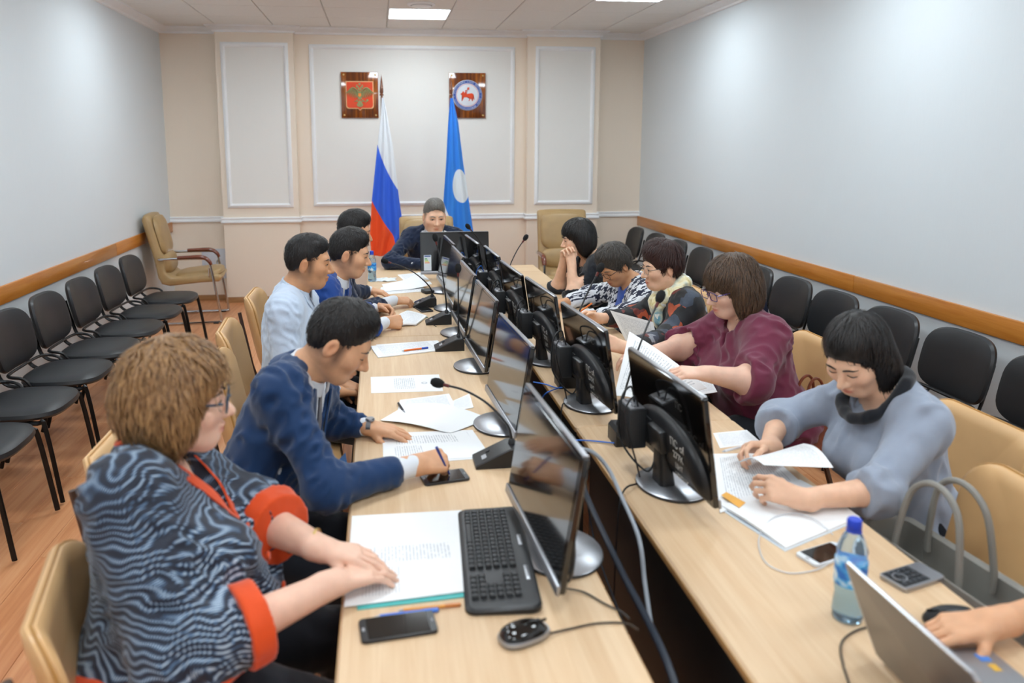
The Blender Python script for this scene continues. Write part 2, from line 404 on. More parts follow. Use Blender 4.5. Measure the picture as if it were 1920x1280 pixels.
put('emblem_disc', G().lathe([(0, 0.016), (0.150, 0.016), (0.168, 0.008), (0.170, 0)], axis='y', seg=48).xf(Matrix.Rotation(PI, 4, 'Z')), M_EWHITE, t, (0, -0.026, 0.002))
def ringm(r0, r1, y0, y1):
    return G().rings([[(r*math.cos(2*PI*j/48), y, r*math.sin(2*PI*j/48)) for j in range(48)] for r, y in ((r0, y0), (r0, y1), (r1, y1), (r1, y0), (r0, y0))], cap0=False, cap1=False)
put('blue_rim', ringm(0.132, 0.163, -0.041, -0.0445), M_EBLUE, t, (0, 0, 0.002))
put('red_ring', ringm(0.122, 0.125, -0.041, -0.0440), M_SHRED, t, (0, 0, 0.002))
# rim lettering in small pale strokes around the ring
rim = 'РЕСПУБЛИКА САХА ЯКУТИЯ * САХА ӨРӨСПҮҮБҮЛҮКЭТЭ * '
gl = None
vs, fs = [], []
for k, ch in enumerate(rim):
    if ch == ' ': continue
    me = text_mesh(ch, 0.026); a = PI*0.95-2*PI*k/len(rim)
    o = len(vs)
    for v in me.vertices:
        x, z = v.co.x, v.co.y+0.1475; ca, sa = math.cos(a-PI/2), math.sin(a-PI/2)
        vs.append((x*ca-z*sa, -0.0455, x*sa+z*ca+0.002))
    fs += [tuple(i+o for i in p.vertices) for p in me.polygons]; bpy.data.meshes.remove(me)
gl = G(); gl.add(vs, fs); put('rim_lettering', gl, M_EWHITE, t, smooth=0, kind='stuff')
g = G()                                                       # horse and rider
H_ = [(-0.062, 0.03), (-0.078, 0.018), (-0.080, 0.008), (-0.066, 0.012), (-0.060, -0.004), (-0.058, -0.030), (-0.068, -0.062), (-0.060, -0.062), (-0.046, -0.034), (-0.040, -0.022), (-0.010, -0.020), (0.016, -0.018), (0.022, -0.036), (0.012, -0.062), (0.020, -0.062), (0.034, -0.034), (0.044, -0.040), (0.050, -0.062), (0.058, -0.062), (0.054, -0.028), (0.060, -0.006), (0.072, -0.050), (0.078, -0.046), (0.068, 0.012), (0.050, 0.024), (0.010, 0.020), (-0.012, 0.014), (-0.030, 0.022), (-0.046, 0.046), (-0.054, 0.044)]
H_ = H_[::-1]
bmh = bmesh.new(); vv = [bmh.verts.new((x, -0.047, z)) for x, z in H_]; f0 = bmh.faces.new(vv); bmesh.ops.triangulate(bmh, faces=[f0]); bmh.verts.index_update()
g.add([v.co for v in bmh.verts], [[v.index for v in f.verts] for f in bmh.faces]); bmh.free()
g.prism([(-0.034, 0.0), (-0.006, 0.0), (-0.010, 0.036), (-0.030, 0.040)], 0, 0.004, fn=yz(-0.046)); g.lathe([(0, 0.003), (0.009, 0), (0, -0.003)], (-0.020, -0.048, 0.050), 10, axis='y')
g.tube([(-0.016, -0.049, 0.02), (-0.006, -0.049, 0.05), (0.000, -0.049, 0.086)], 0.002, 5); g.prism([(-0.004, 0.062), (0.020, 0.064), (0.016, 0.075), (0.022, 0.088), (0.0, 0.088)], 0, 0.003, fn=yz(-0.047))
put('horseman_figure', g, M_SHRED, t, smooth=0)
def flag(xp, yp, top, label, outline, cmat, twist):
    t = thing('flag', label, 'flag', (xp, yp, 0))
    put('pole', G().tube([(0, 0, 0.03), (0, 0, top+0.02)], 0.013, 10), mat('pole_wood', '#7a4a2a', 0.35, coat=0.3), t)
    put('finial', G().lathe([(0.0, top+0.02), (0.020, top+0.022), (0.022, top+0.034), (0.013, top+0.044), (0.020, top+0.056), (0.017, top+0.10), (0.010, top+0.17), (0.0, top+0.24)], seg=14), mat('finial_wood', '#6a3b22', 0.2, coat=0.6), t)
    put('stand', G().lathe([(0.0, 0), (0.17, 0), (0.17, 0.012), (0.05, 0.03), (0.022, 0.06), (0.020, 0.30), (0.0, 0.30)], seg=28), mat('stand_metal', '#55504b', 0.35, 0.7), t)
    nu, nv = 40, 60
    def fn(u, v):
        l, r, z = outline(v); x = l+(r-l)*u
        amp = 0.012+0.045*v
        y = -0.022-amp*(0.55+0.45*math.sin(u*PI*5.0+twist+1.2*v))-0.02*math.sin(u*PI)*v
        return (x-0.0, y, z)
    g = G().grid(nu, nv, fn); g.grid(nu, nv, lambda u, v: (lambda p: (p[0], p[1]+0.004, p[2]))(fn(u, v)))
    me = g.mesh('cloth', 0); me.polygons.foreach_set('use_smooth', [True]*len(me.polygons))
    uvl = me.uv_layers.new(name='UVMap'); w = nu+1; n1 = w*(nv+1)
    uvs = []
    for lp in me.loops:
        i = lp.vertex_index % n1; uvs += [(i % w)/nu, (i//w)/nv]
    uvl.data.foreach_set('uv', uvs)
    put('cloth', me, cmat, t); return t
def lerp_tab(tab, v):
    for a, b in zip(tab, tab[1:]):
        if v <= b[0]:
            k = (v-a[0])/(b[0]-a[0]); return [p+(q-p)*k for p, q in zip(a[1:], b[1:])]
    return list(tab[-1][1:])
def flag_uv(name):
    k = NT(name); tc = k.node('ShaderNodeTexCoord'); s = k.node('ShaderNodeSeparateXYZ'); k.link(tc.outputs['UV'], s.inputs[0]); k.set(Roughness=0.55, Sheen_Weight=0.2); return k, s.outputs[0], s.outputs[1]
k, U, V = flag_uv('white_blue_red_silk')
b1 = k.math('ADD', k.math('MULTIPLY', U, 0.27), 0.29); b2 = k.math('ADD', k.math('MULTIPLY', U, 0.36), 0.62)
c1 = k.math('GREATER_THAN', V, b1); c2 = k.math('GREATER_THAN', V, b2)
k.set(Base_Color=k.mix(c2, k.mix(c1, lin('#e6ecf2'), lin('#2a63e0')), lin('#f2500f')))
FL1 = [(0, 0.0, 0.02, 2.235), (0.12, -0.012, 0.055, 2.05), (0.30, -0.055, 0.105, 1.74), (0.62, -0.125, 0.165, 1.17), (0.86, -0.155, 0.215, 0.80), (1.0, -0.14, 0.10, 0.58)]
flag(0.05, 8.2, 2.235, 'white, blue and red striped flag on a dark pole, hanging by the wall', lambda v: lerp_tab(FL1, v), k.m, 0.4)
k, U, V = flag_uv('sky_blue_silk')
du = k.math('DIVIDE', k.math('SUBTRACT', U, 0.72), 0.36); dv = k.math('DIVIDE', k.math('SUBTRACT', V, 0.545), 0.105)
sun = k.math('LESS_THAN', k.math('ADD', k.math('MULTIPLY', du, du), k.math('MULTIPLY', dv, dv)), 1.0)
s0 = k.math('GREATER_THAN', V, k.math('ADD', k.math('MULTIPLY', U, 0.42), 0.64)); s1 = k.math('GREATER_THAN', V, k.math('ADD', k.math('MULTIPLY', U, 0.42), 0.69)); s2 = k.math('GREATER_THAN', V, k.math('ADD', k.math('MULTIPLY', U, 0.42), 0.77))
c = k.mix(sun, lin('#2a86e8'), lin('#e4edf3')); c = k.mix(s0, c, lin('#eef1f4')); c = k.mix(s1, c, lin('#ea5a20')); c = k.mix(s2, c, lin('#2f8f4a'))
k.set(Base_Color=c)
FL2 = [(0, -0.01, 0.02, 2.235), (0.15, -0.035, 0.075, 1.98), (0.40, -0.06, 0.125, 1.56), (0.66, -0.095, 0.19, 1.12), (0.86, -0.125, 0.235, 0.80), (1.0, -0.12, 0.215, 0.58)]
flag(0.775, 8.2, 2.235, 'sky-blue flag with a white sun disc on a dark pole', lambda v: lerp_tab(FL2, v), k.m, 1.5)
# ================================================================== tables
M_BEECH = wood('beech_laminate', '#d2ae86', '#e2c6a2', 1, 1.0, 0.5, 0.0, 22)
M_BEECHX = wood('beech_laminate_cross', '#d2ae86', '#e2c6a2', 0, 1.0, 0.5, 0.0, 22)
M_EDGE = wood('beech_edge_band', '#b98c56', '#c99f6a', 1, 1.0, 0.4, 0.1, 22)
M_BLK = mat('black_powder_coat', '#141416', 0.5, var=0.1)
M_BLKPL = mat('black_plastic', '#17181b', 0.38, var=0.1, bump=0.05, bscale=400)
M_DKPL = mat('charcoal_plastic', '#26282b', 0.5, var=0.08)
M_CHROME = mat('chrome_tube', '#c9ccd0', 0.12, 1.0, var=0.0)
M_SILVER = mat('brushed_silver', '#a9abb0', 0.32, 0.85, var=0.05)
def table(x0, x1, y0, y1, inner, label, m=None):
    t = thing('conference_table', label, 'table', ((x0+x1)/2, (y0+y1)/2, 0), 0, 'beech conference tables')
    w, l = x1-x0, y1-y0-0.003
    put('table_top', G().slab(rrect(w, l, 0.012, 3), [(0.006, 0.722), (0, 0.727), (0, 0.744), (0.005, 0.75)]), m or M_BEECH, t)
    for s in (-1, 1):
        put('edge_band', G().box((s*(w/2-0.0005), 0, 0.7355), (0.004, l-0.03, 0.018), 0.0015), M_EDGE, t)
    for sy in (-1, 1):
        leg = put('leg', G().box((0, sy*(l/2-0.10), 0.37), (0.06, 0.05, 0.70), 0.006), M_BLK, t)
        put('foot', G().box((0, sy*(l/2-0.10), 0.016), (w-0.06, 0.06, 0.032), 0.01), M_BLK, leg)
        put('bracket', G().box((0, sy*(l/2-0.10), 0.708), (w-0.12, 0.05, 0.026), 0.004), M_BLK, t)
    if inner: put('modesty_panel', G().box((inner*(w/2-0.045), 0, 0.50), (0.016, l-0.12, 0.42), 0.003), M_BLK, t)
    return t
TL0, TL1, TR0, TR1 = -0.10, 0.50, 0.69, 1.285
SE = [1.165, 2.575, 3.975, 5.37]
whoL = ['the woman in the patterned blouse sits at it', 'the man in the pale shirt sits at it', 'the man in the bright blue suit sits at it']
whoR = ['the woman in the grey top sits at it', 'the woman in the maroon top sits at it', 'the woman in the houndstooth jacket sits at it']
for k in range(3):
    table(TL0, TL1, SE[k], SE[k+1], 1, 'beech conference table with black legs; '+whoL[k])
    table(TR0, TR1, SE[k], SE[k+1], -1, 'beech conference table with black legs; '+whoR[k])
table(TL0, TR1, 5.372, 6.28, 0, 'wide beech table closing the rows, the grey-haired man sits at it', M_BEECHX)

# ================================================================== black stacking chairs
M_BLKFAB = mat('black_leatherette', '#1b1d20', 0.40, var=0.12, nscale=12, bump=0.12, bscale=500, bdist=0.0006, spec=0.5)
M_BLKTUBE = mat('black_steel_tube', '#0e0f11', 0.35, 0.3, var=0.05)
def make_iso():
    r = thing('stacking_chair', 'x', 'chair')
    so = superell(0.475, 0.43, 3.2, 44)
    def sfn(p):
        x, y, z = p; z += 0.010*(1-(x/0.24)**2)*0.6-0.028*max(0, (y-0.12)/0.1)**2*0.5; return (x, y+0.03, z)
    put('seat', G().slab(so, [(0.03, 0.425), (0.006, 0.432), (0, 0.445), (0.006, 0.462), (0.03, 0.472), (0.08, 0.476), (0.16, 0.478)], fn=sfn), M_BLKFAB, r)
    bo = superell(0.475, 0.335, 3.6, 44)
    def bfn(p):
        x, h, d = p; z = 0.655+h; y = -0.265-0.20*(h+0.165)-d+0.045*(x/0.24)**2; return (x, y, z)
    put('backrest', G().slab(bo, [(0.10, -0.026), (0.035, -0.024), (0.008, -0.016), (0, -0.002), (0.004, 0.012), (0.02, 0.018), (0.08, 0.020)], fn=bfn), M_BLKFAB, r)
    for s in (-1, 1):
        put('front_leg', G().tube([(s*0.205, 0.05, 0.418), (s*0.215, 0.17, 0.416), (s*0.220, 0.205, 0.395), (s*0.230, 0.26, 0.012)], 0.0125, 8, 4, flat=0.7), M_BLKTUBE, r)
        put('rear_leg', G().tube([(s*0.205, 0.02, 0.416), (s*0.212, -0.10, 0.414), (s*0.216, -0.135, 0.39), (s*0.230, -0.245, 0.012)], 0.0125, 8, 4, flat=0.7), M_BLKTUBE, r)
        put('back_support', G().tube([(s*0.175, 0.06, 0.418), (s*0.175, -0.17, 0.424), (s*0.175, -0.25, 0.455), (s*0.175, -0.282, 0.53), (s*0.175, -0.322, 0.70)], 0.0115, 8, 4, flat=0.7), M_BLKTUBE, r)
    put('link_loop', G().tube([(-0.226, -0.08, 0.43), (-0.230, -0.12, 0.485), (-0.212, -0.205, 0.50), (0, -0.22, 0.50), (0.212, -0.205, 0.50), (0.230, -0.12, 0.485), (0.226, -0.08, 0.43)], 0.009, 8, 5), M_BLKTUBE, r)
    put('seat_frame', G().tube([(-0.20, 0.12, 0.42), (0.20, 0.12, 0.42)], 0.010, 8).tube([(-0.20, -0.08, 0.42), (0.20, -0.08, 0.42)], 0.010, 8), M_BLKTUBE, r)
    return r
iso = make_iso(); first = True
def put_iso(x, y, rz, label, group):
    global first
    o = iso if first else copy_tree(iso); first = False
    o.location = (x, y, 0); o.rotation_euler = (0, 0, rz); tag(o, label, 'chair', group); return o
LY = [6.74, 6.16, 5.62, 5.08, 4.55, 4.01, 3.46]
ordn = ['first', 'second', 'third', 'fourth', 'fifth', 'sixth', 'seventh', 'eighth', 'ninth', 'tenth', 'eleventh', 'twelfth']
for k, y in enumerate(LY):
    put_iso(-1.83+random.uniform(-.01, .01), y, -PI/2+random.uniform(-.02, .02), 'black leatherette stacking chair, %s from the corner armchair in its row' % ordn[k], 'black chairs along the left wall')
RY = [8.33, 7.72, 7.14, 6.58, 6.03, 5.50, 4.985, 4.47, 3.95, 3.42, 2.88]
for k, y in enumerate(RY):
    lab = 'black leatherette stacking chair, %s from the emblem wall, behind the women' % ordn[k]
    if k == 6: lab = 'black leatherette stacking chair in the row behind the women, a navy handbag on its seat'
    put_iso(2.61+random.uniform(-.01, .01), y, PI/2+random.uniform(-.02, .02), lab, 'black chairs along the right wall')

# ================================================================== tan meeting chairs
M_TAN = mat('tan_leatherette', '#ddb27d', 0.36, var=0.05, nscale=6, bump=0.08, bscale=300, bdist=0.0006)
M_TAN2 = mat('khaki_leather', '#ad8f62', 0.40, var=0.08, nscale=9, bump=0.15, bscale=120, bdist=0.001)
M_TANP = mat('tan_piping', '#b98847', 0.45)
M_BRTUBE = mat('bronze_tube', '#5b4a40', 0.35, 0.5)
def make_shell():
    r = thing('meeting_chair', 'x', 'chair')
    def sfn(p): x, y, z = p; return (x, y+0.02, z-0.02*max(0, (y-0.10)/0.1)**2*0.4)
    put('seat', G().slab(rrect(0.45, 0.44, 0.07, 6), [(0.02, 0.415), (0, 0.425), (0, 0.445), (0.012, 0.462), (0.05, 0.470), (0.12, 0.473)], fn=sfn), M_TAN, r)
    def bfn(p):
        x, h, d = p; z = 0.675+h; y = -0.215-0.20*(h+0.20)-d+0.06*(x/0.22)**2; return (x, y, z)
    b = put('backrest', G().slab(rrect(0.45, 0.42, 0.075, 7), [(0.12, -0.026), (0.04, -0.024), (0.008, -0.018), (0, -0.008), (0, 0.012), (0.008, 0.020), (0.05, 0.024), (0.12, 0.025)], fn=bfn), M_TAN, r)
    pp = rrect(0.452, 0.422, 0.076, 6); pts = [bfn((x, h, 0.001)) for x, h in pp]
    put('piping', G().tube(pts+[pts[0]], 0.0035, 6), M_TANP, b)
    for s in (-1, 1):
        put('front_leg', G().tube([(s*0.19, 0.0, 0.41), (s*0.20, 0.17, 0.408), (s*0.205, 0.20, 0.38), (s*0.225, 0.235, 0.012)], 0.0115, 8, 4), M_BRTUBE, r)
        put('rear_leg', G().tube([(s*0.19, 0.0, 0.408), (s*0.20, -0.15, 0.405), (s*0.205, -0.185, 0.375), (s*0.225, -0.29, 0.012)], 0.0115, 8, 4), M_BRTUBE, r)
        put('back_support', G().tube([(s*0.15, 0.05, 0.408), (s*0.16, -0.20, 0.412), (s*0.17, -0.245, 0.45), (s*0.175, -0.275, 0.60), (s*0.175, -0.312, 0.80)], 0.0105, 8, 4), M_BRTUBE, r)
    return r
shell = make_shell(); sfirst = True
def put_shell(x, y, rz, label, group='tan meeting chairs at the tables'):
    global sfirst
    o = shell if sfirst else copy_tree(shell); sfirst = False
    o.location = (x, y, 0); o.rotation_euler = (0, 0, rz); return tag(o, label, 'chair', group)
def make_arm(label, loc, rz):
    r = thing('armchair', label, 'armchair', loc, rz, 'khaki armchairs by the emblem wall')
    # one padded body: side profile swept across the width
    prof = [(0.30, 0.455), (0.27, 0.49), (0.14, 0.50), (-0.06, 0.475), (-0.165, 0.475), (-0.215, 0.52), (-0.215, 0.64), (-0.245, 0.72), (-0.275, 0.86), (-0.315, 1.02), (-0.345, 1.075), (-0.385, 1.08), (-0.405, 1.04), (-0.365, 0.86), (-0.315, 0.66), (-0.285, 0.47), (-0.255, 0.405), (-0.18, 0.385), (0.10, 0.41), (0.28, 0.415)]
    n = len(prof)
    def ring(x, k, sq):
        c = [(-0.02, 0.45) for _ in prof]
        out = []
        for i, (y, z) in enumerate(prof):
            py, pz = prof[i-1]; qy, qz = prof[(i+1) % n]; ty, tz = qy-py, qz-pz; L = math.hypot(ty, tz)
            out.append((x, y-tz/L*-k*0-(-tz/L)*0-(tz/L)*0+( -tz/L)*(-sq)*0 + (tz/L)*sq, z-(ty/L)*sq))
        return out
    W_ = 0.255
    g = G(); xs = [(-W_, -0.022), (-W_+0.006, -0.008), (-W_+0.025, 0.0), (-0.12, 0.006), (0, 0.008), (0.12, 0.006), (W_-0.025, 0.0), (W_-0.006, -0.008), (W_, -0.022)]
    for x, s in xs: pass
    rs = [ring(x, 0, s) for x, s in xs]; g.rings(rs)
    body = put('upholstered_shell', g, M_TAN2, r, smooth=60)
    for x in (-0.17, -0.085, 0, 0.085, 0.17): pass
    put('headrest_pad', G().slab(superell(0.47, 0.38, 4, 40), [(0.10, 0.030), (0.03, 0.024), (0.004, 0.010), (0, -0.01)], fn=lambda p: (p[0], -0.262-0.22*(p[1])+p[2], 0.875+p[1])), M_TAN2, r, smooth=60)
    put('lumbar_pad', G().slab(superell(0.46, 0.22, 3, 36), [(0.07, 0.045), (0.03, 0.036), (0.004, 0.014), (0, -0.01)], fn=lambda p: (p[0], -0.215-0.12*p[1]+p[2], 0.60+p[1])), M_TAN2, r, smooth=60)
    put('seat_cushion', G().slab(superell(0.49, 0.46, 4, 40), [(0.10, 0.040), (0.03, 0.034), (0.004, 0.016), (0, -0.01)], fn=lambda p: (p[0], p[1]+0.07, 0.478+p[2]+0.02*(p[1]/0.2))), M_TAN2, r, smooth=60)
    for s in (-1, 1):
        x = s*0.275
        put('chrome_side', G().tube([(s*0.24, -0.27, 0.655), (x, -0.22, 0.655), (x, 0.12, 0.655), (x, 0.185, 0.635), (x, 0.215, 0.58), (x, 0.29, 0.06), (x, 0.285, 0.022), (x, 0.24, 0.014), (x, -0.26, 0.014)], 0.0125, 10, 5), M_CHROME, r)
        put('armrest', G().tube([(x, -0.09, 0.668), (x, 0.10, 0.672), (x, 0.165, 0.660), (x, 0.205, 0.625), (x, 0.222, 0.59)], [0.017, 0.020, 0.020, 0.019, 0.014], 12, 5, flat=1.25, up=(1, 0, 0)), M_ARMW, r)
        put('glide', G().box((x, 0.24, 0.006), (0.035, 0.05, 0.012), 0.003), M_BLKPL, r)
    put('base_bar', G().tube([(-0.275, -0.26, 0.014), (0.275, -0.26, 0.014)], 0.0125, 10), M_CHROME, r)
    put('seat_bracket', G().tube([(-0.275, 0.20, 0.56), (-0.20, 0.19, 0.425), (0.20, 0.19, 0.425), (0.275, 0.20, 0.56)], 0.009, 8, 4), M_CHROME, r)
    return r
M_ARMW = wood('mahogany_armrest', '#5e2a17', '#84432a', 1, 1.0, 0.25, 0.5)
make_arm('khaki leather cantilever armchair with wooden arms in the room corner', (-1.885, 7.93, 0), -PI/2+0.06)
make_arm('khaki leather armchair behind the black-haired woman with clasped hands', (1.87, 7.42, 0), PI-0.04)
make_arm('khaki leather armchair the grey-haired man sits in', (0.44, 6.86, 0), PI)

# ================================================================== monitors
def screen_mat():
    k = NT('dark_glossy_screen'); k.set(Base_Color=lin('#0b0c0f'), Roughness=0.10, Specular_IOR_Level=0.75, Coat_Weight=0.35, Coat_Roughness=0.06); return k.m
M_SCREEN = screen_mat(); M_GLOSS = mat('piano_black', '#0d0c0c', 0.09, var=0.0, coat=0.6); M_BASEDK = mat('base_rim_dark', '#2b2c2f', 0.4)
M_STENCIL = mat('white_stencil', '#f2f2ef', 0.6)
STENCIL = [('ПС of', 0.030, 0.135), ('277К', 0.026, 0.10), ('ЦНТ', 0.020, 0.068), ('ЦЕНТР', 0.022, 0.038)]
def make_monitor(back=False):
    r = thing('monitor', 'x', 'monitor')
    Wm, Hm, z0 = 0.515, 0.312, 0.052
    tl = R_(9)                                                   # lean of the panel
    M = Matrix.Translation((0, -0.012, z0)) @ Matrix.Rotation(-tl, 4, 'X')
    put('base', G().lathe([(0.0, 0.0), (0.118, 0.0), (0.122, 0.004), (0.121, 0.009)], seg=40, sy=0.88).lathe([(0.121, 0.009), (0.116, 0.012), (0.03, 0.017), (0.0, 0.017)], seg=40, sy=0.88, mi=1), [M_BASEDK, M_SILVER], r)
    put('neck', G().slab(rrect(0.075, 0.05, 0.015, 4), [(0, 0.012), (0.004, 0.06), (0.012, 0.15)], fn=lambda p: (p[0], p[1]+0.028+0.10*p[2], p[2])), M_BLKPL, r)
    p = put('panel', G().slab(rrect(Wm, Hm, 0.006, 3, 0, Hm/2), [(0.002, 0.0), (0, 0.002), (0, 0.012), (0.003, 0.016)], fn=lambda q: tuple(M @ Vector((q[0], q[2], q[1])))), M_GLOSS, r)
    put('screen', G().box((0, -0.0008, Hm/2+0.006), (Wm-0.022, 0.002, Hm-0.034)).xf(M), M_SCREEN, p, smooth=0)
    put('chin_bar', G().box((0, -0.0025, 0.010), (Wm, 0.008, 0.024), 0.002).xf(M), M_SILVER, p)
    put('top_edge', G().box((0, 0.007, Hm+0.0005), (Wm-0.01, 0.014, 0.004), 0.001).xf(M), M_SILVER, p)
    ho = [(0.245*math.cos(a)*(1 if math.sin(a) < 0 else 1.0), 0.02+(0.165 if math.sin(a) > 0 else 0.012)*math.copysign(abs(math.sin(a))**0.8, math.sin(a))) for a in [2*PI*k/44 for k in range(44)]]
    put('rear_housing', G().slab(ho, [(0, 0.014), (0.004, 0.026), (0.016, 0.036), (0.05, 0.044)], fn=lambda q: tuple(M @ Vector((q[0], q[2], q[1])))), M_BLKPL, r, smooth=60)
    put('hinge', G().box((0, 0.045, 0.11), (0.09, 0.03, 0.07), 0.006).xf(M), M_BLKPL, r)
    if back:
        L = put('stencil_lettering', None, M_STENCIL, r) if False else None
        for txt, sz, hz in STENCIL:
            me = text_mesh(txt, sz*1.15)
            for v in me.vertices:
                co = M @ Vector((-v.co.x-0.125, 0.0452 if hz > 0.05 else 0.0400, v.co.y+hz)); v.co = co
            put('stencil_lettering', me, M_STENCIL, r)
        me = text_mesh('ПС', 0.03)
        for v in me.vertices: v.co = M @ Vector((-v.co.x-0.10, 0.0168, v.co.y+0.235))
        put('stencil_lettering', me, mat('faded_stencil', '#4a4a48', 0.5), r)
        b = put('mini_computer', G().box((0.135, 0.080, 0.150), (0.105, 0.056, 0.125), 0.005), M_DKPL, r)
        put('bracket', G().box((0.10, 0.052, 0.15), (0.10, 0.006, 0.08), 0.001), M_BLKPL, b)
        put('port_panel', G().box((0.135, 0.080, 0.213), (0.09, 0.045, 0.003), 0.001).box((0.11, 0.085, 0.216), (0.018, 0.012, 0.008), 0.001).box((0.135, 0.075, 0.216), (0.026, 0.014, 0.006), 0.001).box((0.162, 0.085, 0.216), (0.014, 0.014, 0.008), 0.001), M_SILVER, b)
        for q in range(4): put('vent_slot', G().box((0.125+0.010*q, 0.1083, 0.145), (0.003, 0.001, 0.09)), M_BLK, b)
        put('side_lettering', text_mesh('ПС', 0.026), M_STENCIL, b, (0.1882, 0.080, 0.165), (PI/2, -PI/2, PI/2))
        put('side_lettering', text_mesh('277', 0.022), M_STENCIL, b, (0.1882, 0.080, 0.13), (PI/2, -PI/2, PI/2))
    return r
monA = make_monitor(False); monB = make_monitor(True)
peopleL = ['screen towards the woman in the patterned blouse', 'screen towards the writing man in navy', 'screen towards the man in the pale shirt', 'screen towards the man in bright blue', 'screen towards the half-hidden man in dark suit', 'screen towards the men, beside the labelled display']
LM = [(0.365, 1.735, 0.05), (0.43, 2.62, 0.05), (0.43, 3.36, 0.04), (0.42, 3.99, 0.03), (0.43, 4.62, 0.03), (0.43, 5.20, 0.04)]
for k, (x, y, a) in enumerate(LM):
    o = monA if k == 0 else copy_tree(monA); o.location = (x, y, TZ); o.rotation_euler = (0, 0, -PI/2+a)
    tag(o, 'black monitor, '+peopleL[k], 'monitor', 'monitors along the left table')
RM = [(0.855, 2.07, 0.06), (0.81, 2.80, 0.07), (0.775, 3.42, 0.06), (0.735, 3.97, 0.05), (0.725, 4.61, 0.03), (0.675, 5.22, 0.05)]
peopleR = ['facing the woman in grey', 'facing the woman in maroon', 'facing the woman with the scarf', 'facing the woman in houndstooth', 'facing the woman with clasped hands', 'beside the labelled display']
for k, (x, y, a) in enumerate(RM):
    o = monB if k == 0 else copy_tree(monB); o.location = (x, y, TZ); o.rotation_euler = (0, 0, PI/2+a)
    tag(o, 'black monitor with a small computer behind it, '+peopleR[k], 'monitor', 'monitors along the right table')
for ch in monA.children:
    pass
md = copy_tree(monA)
for ch in monA.children:                                        # the screen by the keyboard stands further forward on its foot
    nm_ = ch.name.split('.')[0]
    if nm_ == 'base': ch.location.y = 0.065
    if nm_ == 'neck': ch.location.y = 0.030; md.location = (0.555, 5.62, TZ); md.rotation_euler = (0, 0, 0.0)
tag(md, 'black glossy display with a colour energy label, standing before the grey-haired man', 'monitor')
st = [c for c in md.children if c.name.startswith('panel')][0]
Mx = Matrix.Translation((0, -0.012, 0.052)) @ Matrix.Rotation(-R_(9), 4, 'X')
lab = put('energy_label', G().box((-0.205, -0.003, 0.085), (0.055, 0.0012, 0.115)).xf(Mx), mat('label_white', '#dfe4ea', 0.5), st, smooth=0)
for q, (w_, c_) in enumerate(((0.018, '#2f9e4f'), (0.024, '#8fc04a'), (0.030, '#e6cf3f'), (0.036, '#ee8a33'))):
    put('label_bar', G().box((-0.226+w_/2, -0.0040, 0.115-0.010*q), (w_, 0.0008, 0.006)).xf(Mx), mat('label_'+c_[1:], c_, 0.5), st, smooth=0)
put('label_bar', G().box((-0.205, -0.0040, 0.134), (0.045, 0.0008, 0.008)).xf(Mx), mat('label_blue', '#2b4c9a', 0.5), st, smooth=0)

# ================================================================== gooseneck microphones
M_FOAM = mat('black_foam', '#131314', 0.95, var=0.2, nscale=200, bump=0.5, bscale=500, bdist=0.002)
def mic(x, y, rz, head, label, bend=0.0):
    t = thing('microphone', label, 'microphone', (x, y, TZ), rz, 'gooseneck microphones on the tables')
    # wedge base: low lip towards the speaker (-y local), high at the back
    sec = [(-0.075, 0.0), (-0.075, 0.012), (0.035, 0.062), (0.06, 0.062), (0.07, 0.05), (0.07, 0.0)]
    g = G(); rs = []
    for xx, k in ((-0.048, 0.004), (-0.045, 0.0), (0.045, 0.0), (0.048, 0.004)):
        rs.append([(xx, yy*(1-k*4), max(zz-k, 0)) for yy, zz in sec])
    g.rings(rs); b = put('base', g, M_BLKPL, t)
    put('badge', G().box((0, 0, 0), (0.028, 0.016, 0.0012)), mat('badge_silver', '#b9bcc2', 0.4, 0.3), b, (0.012, -0.045, 0.0268), (R_(24.5), 0, 0))
    put('talk_button', G().box((0, 0, 0), (0.02, 0.014, 0.004), 0.002), M_DKPL, b, (-0.02, -0.03, 0.034), (R_(24.5), 0, 0))
    inv = Matrix.Rotation(-rz, 4, 'Z'); h = inv @ (Vector(head)-Vector((x, y, TZ)))
    a = Vector((0, 0.045, 0.062)); up = a+Vector((0, 0, 0.05)); d = (h-up)
    pts = [a, up+d*0.05, up+d*0.35+Vector((0, 0, 0.03+bend)), up+d*0.7+Vector((0, 0, 0.025+bend)), h]
    put('gooseneck', G().tube(pts, [0.005, 0.0042, 0.0036, 0.0036, 0.0036], 8, 6), M_BLKPL, t)
    put('collar', G().lathe([(0.0, 0.0), (0.011, 0.0), (0.010, 0.012), (0.006, 0.018), (0, 0.018)], seg=14), M_DKPL, t, a-Vector((0, 0, 0.002)))
    ax = (h-pts[3]).normalized(); q = ax.to_track_quat('Z', 'Y').to_matrix().to_4x4()
    put('light_ring', G().lathe([(0.0, -0.012), (0.0055, -0.012), (0.0060, 0.010), (0, 0.010)], seg=12).xf(Matrix.Translation(h) @ q), mat('ring_dark_red', '#5a1a14', 0.35), t)
    put('windscreen', G().lathe([(0.0, 0.006), (0.009, 0.008), (0.0145, 0.018), (0.0165, 0.030), (0.0150, 0.042), (0.009, 0.052), (0.0, 0.055)], seg=16).xf(Matrix.Translation(h) @ q), M_FOAM, t)
    return t
mic(0.36, 2.30, -PI/2, ony(836, 722, 2.40), 'black gooseneck microphone bent low over the papers of the writing man')
mic(0.335, 3.69, -PI/2, ony(859, 514, 3.72), 'black gooseneck microphone standing nearly upright across from the man in the pale shirt')
mic(0.325, 4.25, -PI/2, ony(818, 455, 4.30), 'black gooseneck microphone leaning past the screens towards the upright display')
mic(0.275, 4.72, -PI/2, ony(730, 492, 4.72), 'black gooseneck microphone bent low towards the men by the water bottle')
